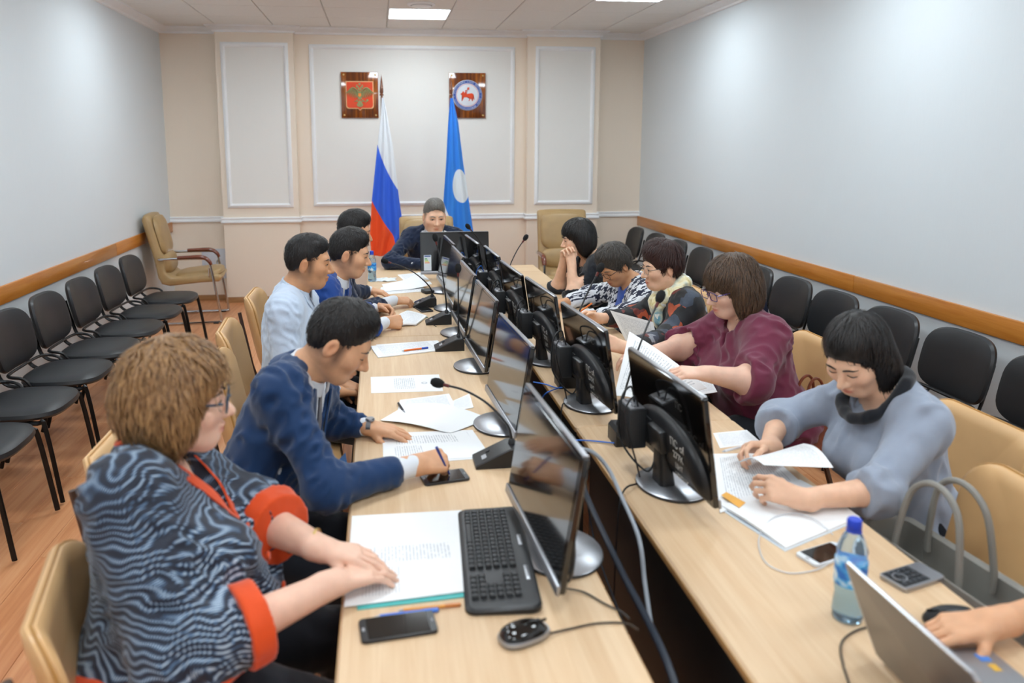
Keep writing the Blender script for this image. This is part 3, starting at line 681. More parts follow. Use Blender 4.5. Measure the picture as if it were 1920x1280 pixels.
mic(0.845, 2.42, PI/2, ony(1232, 570, 2.52), 'black gooseneck microphone rising in front of the woman in the maroon top')
mic(0.80, 3.05, PI/2, ony(1120, 513, 3.15), 'black gooseneck microphone rising in front of the woman in the houndstooth jacket')
mic(0.86, 4.92, PI/2, ony(981, 452, 4.98), 'black gooseneck microphone standing alone in front of the khaki armchair')
mic(0.82, 5.40, 0.0, ony(882, 430, 5.35), 'black gooseneck microphone beside the upright display')
# ================================================================== people: signed-distance figures meshed with surface nets
F32 = np.float32
def V3(*a): return np.array(a, F32)
def nrm(v): v = np.asarray(v, F32); return v/(np.linalg.norm(v)+1e-9)
class SDF:
    def __init__(s): s.p = []
    def cone(s, a, b, ra, rb=None, k=0.02, op='u'):
        a = np.asarray(a, F32); b = np.asarray(b, F32); rb = ra if rb is None else rb; ab = b-a; L = float(ab@ab)+1e-9
        def fn(P):
            q = P-a; t = np.clip((q@ab)/L, 0, 1); q = q-t[..., None]*ab
            return np.sqrt((q*q).sum(-1))-(ra+(rb-ra)*t)
        m = max(ra, rb); s.p.append((fn, np.minimum(a, b)-m, np.maximum(a, b)+m, op, k)); return s
    def ell(s, c, r, M=None, k=0.02, op='u'):
        c = np.asarray(c, F32); r = np.asarray(r, F32); M = np.eye(3, dtype=F32) if M is None else np.asarray(M, F32)   # columns of M = axes
        def fn(P):
            q = (P-c)@M; k0 = np.sqrt(((q/r)**2).sum(-1))+1e-6; k1 = np.sqrt(((q/(r*r))**2).sum(-1))+1e-6
            return k0*(k0-1)/k1
        e = np.sqrt(((M*r)**2).sum(1)); s.p.append((fn, c-e, c+e, op, k)); return s
    def fun(s, fn, lo, hi, k=0.004, op='u'): s.p.append((fn, np.asarray(lo, F32), np.asarray(hi, F32), op, k)); return s
    @staticmethod
    def comb(d, e, op, k):
        if op == 'u': h = np.maximum(k-np.abs(d-e), 0)/k; return np.minimum(d, e)-h*h*k*0.25
        e = -e; h = np.maximum(k-np.abs(d-e), 0)/k; return np.maximum(d, e)+h*h*k*0.25
    def at(s, P):
        P = np.asarray(P, F32); d = np.full(P.shape[:-1], 0.1, F32)
        for fn, lo, hi, op, k in s.p: d = s.comb(d, fn(P), op, k)
        return d
    def bounds(s):
        lo = np.min([p[1] for p in s.p if p[3] == 'u'], 0); hi = np.max([p[2] for p in s.p if p[3] == 'u'], 0); return lo-0.02, hi+0.02
    def mesh(s, h, fine=()):
        """fine: list of (lo, hi, h2) boxes; the tensor grid is refined on each axis over those spans"""
        lo, hi = s.bounds(); ax = []
        for d in range(3):
            c = [lo[d]]
            while c[-1] < hi[d]:
                st = h
                for l2, h2, hh in fine:
                    if l2[d]-0.004 <= c[-1] <= h2[d]+0.004: st = min(st, hh)
                c.append(c[-1]+st)
            while len(c) % 8: c.append(c[-1]+h)
            ax.append(np.array(c, F32))
        n = [len(a) for a in ax]; nb = [k//8 for k in n]
        bl = [a.reshape(-1, 8) for a in ax]
        cen = np.stack(np.meshgrid(*[(b[:, 0]+b[:, -1])/2 for b in bl], indexing='ij'), -1).astype(F32)
        hal = np.stack(np.meshgrid(*[(b[:, -1]-b[:, 0])/2+h for b in bl], indexing='ij'), -1)
        dc = s.at(cen.reshape(-1, 3)).reshape(nb); rad = np.sqrt((hal**2).sum(-1))
        act = np.argwhere(np.abs(dc) < rad*1.25+0.012)
        val = np.repeat(np.repeat(np.repeat(np.where(dc < 0, -0.1, 0.1).astype(F32), 8, 0), 8, 1), 8, 2)
        P = np.empty((len(act), 8, 8, 8, 3), F32)
        for d, sh in ((0, (1, 8, 1, 1)), (1, (1, 1, 8, 1)), (2, (1, 1, 1, 8))): P[..., d] = bl[d][act[:, d]].reshape(-1, *sh[1:])
        bc = cen[act[:, 0], act[:, 1], act[:, 2]]; bh = hal[act[:, 0], act[:, 1], act[:, 2]]
        D = np.full(P.shape[:-1], 0.1, F32)
        for fn, l2, h2, op, k in s.p:
            m = k+0.012; sel = np.all((bc+bh > l2-m) & (bc-bh < h2+m), 1)
            if sel.any(): D[sel] = s.comb(D[sel], fn(P[sel].reshape(-1, 3)).reshape(-1, 8, 8, 8), op, k)
        v6 = val.reshape(nb[0], 8, nb[1], 8, nb[2], 8).transpose(0, 2, 4, 1, 3, 5); v6[act[:, 0], act[:, 1], act[:, 2]] = D
        val = v6.transpose(0, 3, 1, 4, 2, 5).reshape(n)
        return surfnet(val, ax)
def surfnet(val, ax):
    ins = val < 0; n = val.shape; u8 = ins.view(np.uint8)
    cnt = sum(u8[a:n[0]-1+a, b:n[1]-1+b, c:n[2]-1+c] for a in (0, 1) for b in (0, 1) for c in (0, 1))
    idx = np.argwhere((cnt > 0) & (cnt < 8)); ids = np.full(cnt.shape, -1, np.int32); ids[tuple(idx.T)] = np.arange(len(idx))
    acc = np.zeros((len(idx), 3), np.float64); num = np.zeros(len(idx))
    cs = [(a, b, c) for a in (0, 1) for b in (0, 1) for c in (0, 1)]
    def cv(c): return val[idx[:, 0]+c[0], idx[:, 1]+c[1], idx[:, 2]+c[2]]
    def cp(c): return np.stack([ax[d][idx[:, d]+c[d]] for d in range(3)], 1)
    for c0 in cs:
        for d in range(3):
            if c0[d]: continue
            c1 = list(c0); c1[d] = 1
            a, b = cv(c0), cv(c1); m = (a < 0) != (b < 0)
            if not m.any(): continue
            t = (a[m]/(a[m]-b[m]))[:, None]; acc[m] += cp(c0)[m]*(1-t)+cp(c1)[m]*t; num[m] += 1
    vs = acc/num[:, None]; fs = []
    for d in range(3):
        e = [1, 2] if d == 0 else ([2, 0] if d == 1 else [0, 1])
        sl0 = [slice(1, k-1) for k in n]; sl1 = list(sl0); sl0[d] = slice(0, n[d]-1); sl1[d] = slice(1, n[d])
        a, b = ins[tuple(sl0)], ins[tuple(sl1)]; q = np.argwhere(a != b)
        if not len(q): continue
        off = np.array([0 if k == d else 1 for k in range(3)]); q2 = q+off; inside = a[tuple(q.T)]
        def cell(s1, s2):
            c = q2.copy(); c[:, e[0]] -= s1; c[:, e[1]] -= s2; return ids[c[:, 0], c[:, 1], c[:, 2]]
        Q = np.stack([cell(1, 1), cell(0, 1), cell(0, 0), cell(1, 0)], 1); Q[~inside] = Q[~inside][:, ::-1]; fs.append(Q)
    return vs, np.concatenate(fs)
def np_mesh(name, vs, fs, smooth=True):
    me = bpy.data.meshes.new(name); me.vertices.add(len(vs)); me.vertices.foreach_set('co', np.asarray(vs, np.float32).ravel())
    me.loops.add(fs.size); me.loops.foreach_set('vertex_index', fs.astype(np.int32).ravel())
    me.polygons.add(len(fs)); me.polygons.foreach_set('loop_start', np.arange(0, fs.size, 4, dtype=np.int32))
    me.update(calc_edges=True); me.validate()
    if smooth: me.polygons.foreach_set('use_smooth', np.ones(len(me.polygons), bool))
    me.update(); return me
def vnormals(vs, fs):
    a, b, c, d = (vs[fs[:, i]] for i in range(4)); fn = np.cross(c-a, d-b); out = np.zeros_like(vs)
    for i in range(4): np.add.at(out, fs[:, i], fn)
    return out/(np.linalg.norm(out, axis=1)[:, None]+1e-9)
def relax(vs, fs, it=1, f=0.5):
    n = len(vs); e = np.concatenate([fs[:, [0, 1]], fs[:, [1, 2]], fs[:, [2, 3]], fs[:, [3, 0]]])
    deg = np.bincount(e[:, 0], minlength=n)[:, None]
    for _ in range(it):
        s_ = np.stack([np.bincount(e[:, 0], vs[e[:, 1], k], n) for k in range(3)], 1); vs = vs*(1-f)+f*s_/np.maximum(deg, 1)
    return vs
class Wr:                                            # smooth pseudo-noise from a few random sine waves
    def __init__(s, seed, freq, n=7, stretch=(1, 1, 1)):
        r = np.random.RandomState(seed); s.k = r.normal(size=(n, 3))*freq*np.array(stretch); s.ph = r.uniform(0, 6.28, n)
    def __call__(s, P): return np.sin(P@s.k.T+s.ph).mean(1)
def rotm(yaw=0, pitch=0, roll=0):                    # head frame in person-local space; pitch>0 looks down, yaw>0 turns to the person's left, roll>0 tips to the right
    return np.array((Matrix.Rotation(yaw, 3, 'Z') @ Matrix.Rotation(-pitch, 3, 'X') @ Matrix.Rotation(roll, 3, 'Y')), F32)

# ---------------------------------------------------------------- materials for people
def skin_mat(name, col):
    k = NT(name); at = k.node('ShaderNodeAttribute', _attribute_name='tone'); v = k.coord('Object'); n = k.noise(v, 30, 4)
    c = lin(col); base = k.ramp(n, [(0.3, tuple(x*0.93 for x in c[:3])+(1,)), (0.7, tuple(min(1, x*1.05) for x in c[:3])+(1,))])
    k.set(Base_Color=k.mix(1.0, base, at.outputs['Color'], 'MULTIPLY'), Roughness=0.48, Subsurface_Weight=0.12, Subsurface_Scale=0.01, Specular_IOR_Level=0.4)
    k.b.inputs['Subsurface Radius'].default_value = (1.0, 0.4, 0.25); k.bump(k.noise(v, 400, 2), 0.06, 0.0006); return k.m
def hair_mat(name, a, b, stretch=(60, 60, 6), rough=0.42):
    k = NT(name); v = k.coord('Object', stretch); n = k.noise(v, 3.0, 5, 0.65, 0.4)
    k.set(Base_Color=k.ramp(n, [(0.3, lin(a)), (0.72, lin(b))]), Roughness=rough, Specular_IOR_Level=0.45)
    k.bump(n, 0.5, 0.004); return k.m
def cloth_mat(name, col, rough=0.8, var=0.08, sheen=0.25, weave=700, bump=0.15):
    k = NT(name); v = k.coord('Object'); n = k.noise(v, 14, 3); w = k.noise(v, weave, 2); c = lin(col)
    k.set(Base_Color=k.ramp(n, [(0.3, tuple(x*(1-var) for x in c[:3])+(1,)), (0.7, tuple(min(1, x*(1+var)) for x in c[:3])+(1,))]), Roughness=rough, Sheen_Weight=sheen, Specular_IOR_Level=0.25)
    k.bump(k.math('ADD', k.math('MULTIPLY', k.noise(v, 24, 3, 0.5, 0.6), 1.0), k.math('MULTIPLY', w, 0.15)), bump, 0.006); return k.m
M_EYEW = mat('eye_white', '#d8d2cc', 0.2, var=0.02); M_IRIS = mat('dark_iris', '#1d1310', 0.15, var=0.0); M_NAIL = None
SKIN_A = skin_mat('warm_skin', '#dba680'); SKIN_B = skin_mat('light_warm_skin', '#ecbe9f'); SKIN_C = skin_mat('pale_rosy_skin', '#ebc0a8'); SKIN_D = skin_mat('tan_skin', '#cd976f')

def thin(o, mask, keep=0.10):
    n = int(mask.sum())
    if n < 500 or len(mask) != len(o.data.vertices): return
    vg = o.vertex_groups.new(name='covered'); vg.add(np.nonzero(mask)[0].tolist(), 1.0, 'REPLACE')
    md_ = o.modifiers.new('thin', 'DECIMATE'); md_.ratio = 1-(1-keep)*n/len(mask); md_.vertex_group = 'covered'
    me = bpy.data.meshes.new_from_object(o.evaluated_get(bpy.context.evaluated_depsgraph_get())); old = o.data; o.modifiers.clear(); o.vertex_groups.clear(); o.data = me; bpy.data.meshes.remove(old); me.name = o.name
    me.polygons.foreach_set('use_smooth', np.ones(len(me.polygons), bool)); me.update()
# ---------------------------------------------------------------- the figure
def person(label, at, face, head, hrot, pelvis, hands, skin, hair, hairm, garments, width=1.0, belly=0.0, bust=0.0, female=False, hs=1.0, res=0.0042, arm_r=1.0, neckv=None, seed=1, glasses=None, lids=0.6, extra=None, elbow=None, legs=True, brow=None, sleeve=None, knee_dx=0.0, jaw=1.0, name='person', lean_f=0.03, knees=0.43, arm_up=0.295, arm_fo=0.255, belly_drop=0.0, fade=None):
    """at=(x,y) of the pelvis; face = rotation about z (local +y looks forward); head, hands, elbows in WORLD space"""
    rz = face; Mw = Matrix.Translation((at[0], at[1], 0)) @ Matrix.Rotation(rz, 4, 'Z'); Mi = Mw.inverted()
    L = lambda p: np.array(Mi @ Vector(p), F32)
    Ld = lambda v: np.array(Mi.to_3x3() @ Vector(v), F32)
    Hd = L(head); RH = rotm(*[R_(a) for a in hrot]); P = V3(0, 0, pelvis)
    hl = lambda x, y, z: Hd+RH@(V3(x, y, z)*hs)
    nv = nrm(V3(0, 0.25, 1) if neckv is None else neckv)
    N = Hd-nv*0.150-V3(0, lean_f, 0)*1.0
    S = nrm(N-P); X = V3(1, 0, 0); X = nrm(X-S*(X@S)); Fw = nrm(np.cross(S, X)); TM = np.stack([X, Fw, S], 1); Lt = float(np.linalg.norm(N-P))
    tp = lambda x, f, s_: P+X*x+Fw*f+S*(s_*Lt)
    w = width; fm = 0.90 if female else 1.0; ws = 1+0.45*(w-1)
    shj = {sd: tp(sd*0.178*ws*fm, 0.0, 0.885) for sd in (-1, 1)}
    # arms: two-bone solve to each wrist
    arms = {}
    for sd, hd in hands.items():
        W_ = L(hd['wrist']); A = shj[sd]; l1, l2 = arm_up*hd.get('len', 1.0), arm_fo*hd.get('len', 1.0)
        v = W_-A; d = float(np.linalg.norm(v)); dd = min(d, (l1+l2)*0.995)
        if 'elbow' in hd: E_ = L(hd['elbow'])
        else:
            a = (l1*l1-l2*l2+dd*dd)/(2*dd); hh = math.sqrt(max(l1*l1-a*a, 0)); pole = nrm(V3(*hd.get('pole', (sd*0.7, -0.35, -0.8)))); u = v/d; pole = nrm(pole-u*(pole@u)); E_ = A+u*a+pole*hh
        arms[sd] = (A, E_, W_, hd)
    def torso(s, inf=0.0, k=0.05, core=1.0):
        s.ell(tp(0, -0.005, 0.05), np.array([0.170*w, 0.125+belly*0.35, 0.125])*core+inf, TM, k)
        s.ell(tp(0, 0.012+belly*0.55, 0.30-belly_drop), np.array([0.150*w+belly*0.3, 0.110+belly*0.75, 0.155])*core+inf, TM, k)
        s.ell(tp(0, 0.002+belly*0.15, 0.62), np.array([0.160*w*fm+belly*0.1, 0.112+belly*0.2, 0.165])*core+inf, TM, k)
        if bust:
            for sd in (-1, 1): s.ell(tp(sd*0.078*w, 0.088+belly*0.35, 0.56), np.array([0.078*w, 0.050+bust*0.6, 0.075])*core+inf, TM, 0.045)
        s.cone(shj[-1]-X*-0.03, shj[1]-X*0.03, 0.056*core+inf, None, 0.05)
        s.ell(tp(0, -0.030, 0.80), np.array([0.135*ws*fm, 0.075, 0.10])*core+inf, TM, 0.05)
        return s
    def traps(s, inf=0.0):
        for sd in (-1, 1): s.cone(tp(sd*0.020, -0.018, 1.02), tp(sd*0.135*ws*fm, -0.012, 0.905), 0.046+inf, 0.046+inf, 0.05)
        return s
    ar = arm_r
    def arm(s, sd, inf=0.0, t0=0.0, t1=1.0, k=0.03):
        A, E_, W_, hd = arms[sd]; seg = [(A, E_, 0.049*ar, 0.042*ar), (E_, W_, 0.043*ar, 0.027*min(ar, 1.15))]
        for i, (a, b, r0, r1) in enumerate(seg):
            u0, u1 = max(0, t0*2-i), min(1, t1*2-i)
            if u1 <= u0: continue
            s.cone(a+(b-a)*u0, a+(b-a)*u1, r0+(r1-r0)*u0+inf, r0+(r1-r0)*u1+inf, 0.075 if (i == 0 and k > 0.02) else k)
        if t0 < 0.5 < t1: s.ell(E_, np.array([0.044, 0.044, 0.044])*ar+inf, None, k)
        return s
    hipj = {sd: tp(sd*0.088*w, 0.02, 0.03) for sd in (-1, 1)}
    kn = {sd: V3(sd*(0.105+knee_dx)*max(w, 1), knees, 0.515) for sd in (-1, 1)}; an = {sd: V3(sd*0.10, knees-0.06, 0.095) for sd in (-1, 1)}
    def leg(s, sd, inf=0.0, core=1.0):
        s.cone(hipj[sd], kn[sd], 0.088*core*(0.6+0.4*w)+inf, 0.060*core+inf, 0.05); s.cone(kn[sd], an[sd], 0.056*core+inf, 0.040*core+inf, 0.03); return s
    # ---- head
    b = SDF()
    def E(c, r, k=0.02, op='u', M=None): b.ell(hl(*c), np.array(r)*hs, RH if M is None else RH@M, k*hs, op)
    def C(a, c, r0, r1, k=0.02, op='u'): b.cone(hl(*a), hl(*c), r0*hs, r1*hs, k*hs, op)
    E((0, -0.014, 0.036), (0.073, 0.092, 0.082)); E((0, 0.018, -0.028), (0.062*jaw, 0.070, 0.080), 0.03)
    E((0, 0.052, -0.088), (0.030*jaw, 0.026, 0.021), 0.035)
    for sd in (-1, 1):
        C((sd*0.050*jaw, -0.004, -0.052), (sd*0.022, 0.052, -0.090), 0.021, 0.018, 0.035)
        E((sd*0.040, 0.056, -0.024), (0.024, 0.023, 0.021), 0.035)
        E((sd*0.031, 0.098, 0.003), (0.018, 0.0165, 0.0105), 0.014, 's')
        E((sd*0.031, 0.0715, 0.0025), (0.0155, 0.0150, 0.0125), 0.006)
        E((sd*0.0115, 0.093, -0.037), (0.0085, 0.010, 0.0075), 0.008)
        Me = np.array(Matrix.Rotation(sd*-0.25, 3, 'Z') @ Matrix.Rotation(-0.2, 3, 'X'), F32)
        E((sd*0.077, -0.010, -0.010), (0.009, 0.019, 0.031), 0.006, 'u', Me); E((sd*0.086, -0.004, -0.008), (0.005, 0.010, 0.018), 0.005, 's', Me)
    C((-0.034, 0.073, 0.022), (0.034, 0.073, 0.022), 0.011, 0.011, 0.022)
    C((0, 0.083, 0.008), (0, 0.108, -0.031), 0.0068, 0.0112, 0.010)
    E((0, 0.0850, -0.0610), (0.0215, 0.0115, 0.0065), 0.006); E((0, 0.0825, -0.0730), (0.019, 0.0115, 0.0070), 0.006)
    E((0, 0.098, -0.0668), (0.021, 0.011, 0.0018), 0.003, 's')
    nr = (0.049 if female else 0.056)*(0.85+0.15*w)
    b.cone(hl(0, -0.022, -0.055), N+S*0.01, nr, nr*1.08, 0.035)
    headprims = len(b.p)
    traps(b, -0.004); torso(b, -0.014, 0.05)
    for sd in arms:
        arm(b, sd, -0.002 if (sleeve is None or sleeve.get(sd, 1.0) < 0.97) else -0.004)
        A, E_, W_, hd = arms[sd]; D = nrm(Ld(hd['dir'])); Nn = Ld(hd['palm']); Nn = nrm(Nn-D*(Nn@D)); Z = -Nn; Xh = np.cross(D, Z); HM = np.stack([Xh, D, Z], 1); q = (0.93 if female else 1.0)*hd.get('scale', 1.0)
        hp = lambda x, y, z: W_+HM@(V3(x, y, z)*q)
        th = -sd                                                          # thumb side: right hand (sd=+1) thumb at -x
        kx = [-0.030*sd, -0.010*sd, 0.010*sd, 0.028*sd]; ky = [0.086, 0.092, 0.088, 0.078]
        for x, y in zip(kx, ky): b.cone(hp(x*0.55, 0.005, 0), hp(x, y, 0.001), 0.0165*q, 0.0118*q, 0.012)
        b.cone(hp(0, -0.03, 0), hp(0, 0.01, 0), 0.026*q, 0.022*q, 0.02)
        Ls = [(0.040, 0.025, 0.020), (0.045, 0.028, 0.021), (0.041, 0.027, 0.021), (0.032, 0.020, 0.019)]
        cu = hd.get('curl', (20, 25, 15)); spread = hd.get('spread', 3.0)
        for i in range(4):
            c_ = cu[i] if isinstance(cu[0], (tuple, list)) else cu
            p = V3(kx[i], ky[i], 0.001); an_ = 0.0; sp = R_(spread*(i-1.5))*sd
            for j in range(3):
                an_ += R_(c_[j]); dr = V3(math.sin(sp)*math.cos(an_), math.cos(sp)*math.cos(an_), -math.sin(an_)); p2 = p+dr*Ls[i][j]
                b.cone(hp(*p), hp(*p2), (0.0092, 0.0083, 0.0074)[j]*q, (0.0083, 0.0074, 0.0062)[j]*q, 0.003); p = p2
        tc = hd.get('thumb', (40, 25, 20)); p = V3(th*0.016, 0.022, -0.006); a0 = R_(tc[0])
        for j, l in enumerate((0.042, 0.032, 0.026)):
            dr = nrm(V3(th*math.sin(a0), math.cos(a0), -0.35-0.12*j)); p2 = p+dr*l
            b.cone(hp(*p), hp(*p2), (0.0135, 0.0100, 0.0092)[j]*q, (0.0100, 0.0092, 0.0070)[j]*q, 0.006 if j else 0.012); p = p2; a0 -= R_(tc[1] if j == 0 else tc[2])
    if legs:
        for sd in (-1, 1): leg(b, sd, -0.012); b.cone(an[sd]+V3(0, -0.03, -0.045), an[sd]+V3(0, 0.13, -0.06), 0.036, 0.030, 0.03)
    fine = [(Hd-0.12, Hd+0.13, res)]
    for sd in arms:
        if arms[sd][3].get('fine', True): c_ = arms[sd][2]+nrm(Ld(arms[sd][3]['dir']))*0.08; fine.append((c_-0.10, c_+0.10, res*0.85))
    vs, fs = b.mesh(0.0095, fine); vs = relax(vs, fs, 1, 0.4)
    root = put(name, np_mesh(name, vs, fs), skin, label=label, cat='person'); root.location = (at[0], at[1], 0); root.rotation_euler = (0, 0, rz)
    q = ((vs-Hd)@RH)/hs; tone = np.ones((len(vs), 4), F32)                # lips, cheeks and ears a little redder
    def tint(m, c): tone[:, :3] *= 1-m[:, None]*(1-np.array(c, F32))
    g_ = lambda c, r: np.exp(-((((q-np.array(c))/np.array(r))**2).sum(1)))
    tint(np.clip(1.6*g_((0, 0.092, -0.067), (0.018, 0.014, 0.0075)), 0, 1), (0.72, 0.36, 0.36) if female else (0.84, 0.56, 0.52))
    for sd in (-1, 1):
        tint(0.6*g_((sd*0.045, 0.06, -0.03), (0.022, 0.03, 0.02)), (1.0, 0.84, 0.80)); tint(0.6*g_((sd*0.08, -0.01, -0.01), (0.012, 0.02, 0.03)), (1.0, 0.78, 0.72)); tint(0.5*g_((sd*0.031, 0.085, 0.004), (0.018, 0.015, 0.010)), (0.82, 0.70, 0.66))
    if fade is not None:                                                # clipped hair showing as a shadow on the scalp
        sm = lambda x, a_, b_: np.clip((x-a_)/(b_-a_), 0, 1)
        mk = sm(q[:, 2], -0.078, -0.035)*sm(-q[:, 1], -0.040-0.2*np.clip(q[:, 2], 0, 0.08), -0.018)*np.clip(1-2.2*sum(g_((sd*0.082, -0.008, -0.012), (0.010, 0.022, 0.034)) for sd in (-1, 1)), 0, 1)*(np.linalg.norm(q, axis=1) < 0.16)
        tint(0.92*mk, fade)
    ca = root.data.color_attributes.new('tone', 'FLOAT_COLOR', 'POINT')
    if len(ca.data) == len(tone): ca.data.foreach_set('color', tone.ravel())
    hid = (np.linalg.norm(vs-Hd, axis=1) > 0.155) & (np.linalg.norm(vs-N, axis=1) > 0.150)      # what the clothes cover is thinned out
    for sd in arms:
        A, E_, W_, hd = arms[sd]; ab = W_-E_; t_ = np.clip(((vs-E_)@ab)/float(ab@ab), 0, 1); hid &= (np.linalg.norm(vs-E_-t_[:, None]*ab, axis=1) > 0.085) & (np.linalg.norm(vs-W_-nrm(Ld(hd['dir']))*0.09, axis=1) > 0.13)
    thin(root, hid)
    Mh = Matrix([[*(RH[i]*hs), Hd[i]] for i in range(3)]+[[0, 0, 0, 1]])
    # ---- eyes, brows: laid on the modelled face
    hb = SDF(); hb.p = b.p[:headprims]; ys = np.linspace(0.135, 0.02, 93).astype(F32)
    def fy(x, z):
        d = hb.at(np.stack([hl(x, y_, z) for y_ in ys])); k_ = int(np.argmax(d < 0)); return float(ys[k_]) if d[k_] < 0 else 0.06
    def fp(x, z, off): return tuple(Mh @ Vector((x, fy(x, z)+off, z)))
    up_ = max(0.12, 1.15-lids)
    for sd in (-1, 1):
        cx, cz = sd*0.0315, 0.0005; ring = [(cx+0.0140*math.cos(a_), cz+(0.0052*up_ if math.sin(a_) > 0 else 0.0036)*math.sin(a_)) for a_ in [2*PI*k/18 for k in range(18)]]
        if lids < 0.92:
            g = G(); n_ = len(ring); g.add([fp(cx, cz, 0.0016)]+[fp(x, z, 0.0012) for x, z in [((x-cx)*0.6+cx, (z-cz)*0.6+cz) for x, z in ring]]+[fp(x, z, 0.0006) for x, z in ring], [(0, 1+k, 1+(k+1) % n_) for k in range(n_)]+[(1+k, 1+n_+k, 1+n_+(k+1) % n_, 1+(k+1) % n_) for k in range(n_)])
            ey = put('eye', g, M_EYEW, root, smooth=80)
            g = G(); rr_ = [(cx+0.0056*math.cos(a_), cz+max(-0.0034, min(0.0050*up_, 0.0056*math.sin(a_)))) for a_ in [2*PI*k/14 for k in range(14)]]; g.add([fp(cx, cz, 0.0024)]+[fp(x, z, 0.0020) for x, z in rr_], [(0, 1+k, 1+(k+1) % 14) for k in range(14)]); put('iris', g, M_IRIS, ey)
        lz = cz+0.0052*up_ if lids < 0.92 else cz-0.003
        lash = [(cx+0.0150*t, lz*(1-t*t)+(cz-0.0005)*t*t if lids < 0.92 else cz-0.0035+0.0025*t*t) for t in (-1, -0.6, -0.2, 0.2, 0.6, 1)]
        put('eyelashes', G().tube([fp(x, z, 0.0012) for x, z in lash], [0.0008*hs, 0.0014*hs, 0.0017*hs, 0.0017*hs, 0.0015*hs, 0.0008*hs], 6, 3), M_IRIS, root)
        br = [(sd*0.011, 0.0185), (sd*0.020, 0.0215), (sd*0.031, 0.0240), (sd*0.042, 0.0225), (sd*0.050, 0.0180)]
        put('eyebrow', G().tube([fp(x, z, 0.0006) for x, z in br], [0.0022*hs, 0.0034*hs, 0.0034*hs, 0.0026*hs, 0.001*hs], 6, 4, flat=0.8), brow or hairm, root)
    # ---- hair
    if hair: hair(root, hl, RH, hs, Hd, hairm, seed)
    if glasses: glasses(root, Mh)
    ctx = dict(root=root, tp=tp, torso=torso, traps=traps, arm=arm, arms=arms, leg=leg, kn=kn, an=an, N=N, P=P, S=S, X=X, Fw=Fw, TM=TM, Lt=Lt, w=w, Hd=Hd, hl=hl, RH=RH, Mh=Mh, hipj=hipj, seed=seed, nr=nr, shj=shj, L=L, fm=fm, ar=arm_r)
    for g in garments: g(ctx)
    return root
# ---------------------------------------------------------------- hair styles (head-local shapes)
def hair_mesh(root, s, hairm, RH, Hd, hs, seed, amp=0.0025, freq=130, h=0.005, nm='hair', locks=1500, ll=0.035, lw=0.0022, lift=0.004, down=0.0, crown=(0, -0.045, 0.13), facez=0.052):
    vs, fs = s.mesh(h); n = vnormals(vs, fs); q = ((vs-Hd)@RH)/hs
    vs = vs+n*(amp*Wr(seed, freq, 9, (1.0, 0.7, 0.18))(q))[:, None]
    rg = np.random.RandomState(seed); cr = Hd+RH@(np.array(crown)*hs); dn = np.array([0, 0, -1.0])
    e = 0.002; st = 5
    def grad(p):
        g = np.stack([s.at(p+np.eye(3)[k]*e)-s.at(p-np.eye(3)[k]*e) for k in range(3)], 1).astype(np.float64); return g/(np.linalg.norm(g, axis=1)[:, None]+1e-9)
    pick = rg.choice(len(vs), min(locks, len(vs)), replace=False); p = vs[pick].astype(np.float64); L = ll*hs*rg.uniform(0.6, 1.3, len(p)); wd = lw*rg.uniform(0.6, 1.5, len(p)); lf = lift*rg.uniform(0.2, 1.0, len(p))
    V = []; jit = rg.normal(size=(len(p), 3))*0.22
    for k in range(st):
        g = grad(p); d0 = s.at(p).astype(np.float64)
        if k < 3: p = p-g*np.clip(d0, -0.01, 0.01)[:, None]
        f = (p-cr); f /= np.linalg.norm(f, axis=1)[:, None]+1e-9; f = f*(1-down)+dn*down+jit; f = f-g*(f*g).sum(1)[:, None]*0.9; f /= np.linalg.norm(f, axis=1)[:, None]+1e-9
        b = np.cross(g, f); t = k/(st-1); o = p+g*(0.0015+lf*math.sin(t*2.2))[:, None]; w = (wd*(1.0-0.85*t*t))[:, None]
        V += [o-b*w, o+g*(wd*0.5*(1-t))[:, None], o+b*w]; p = p+f*(L/(st-1))[:, None]
    V = np.stack(V, 1); qe = ((V[:, -1]-Hd)@RH)/hs; ok = ~((qe[:, 1] > 0.045) & (np.abs(qe[:, 0]) < 0.075) & (qe[:, 2] < facez)); V = V[ok]; pick = pick[ok]
    m = len(pick); V = V.reshape(-1, 3); base = np.arange(m)[:, None]*(3*st); Q = []
    for k in range(st-1):
        for j in (0, 1): Q.append(base+np.array([[3*k+j, 3*k+j+1, 3*k+j+4, 3*k+j+3]]))
    Q = np.concatenate(Q); V0 = len(vs)
    return put(nm, np_mesh('hair', np.concatenate([vs, V]), np.concatenate([fs, Q+V0])), hairm, root)
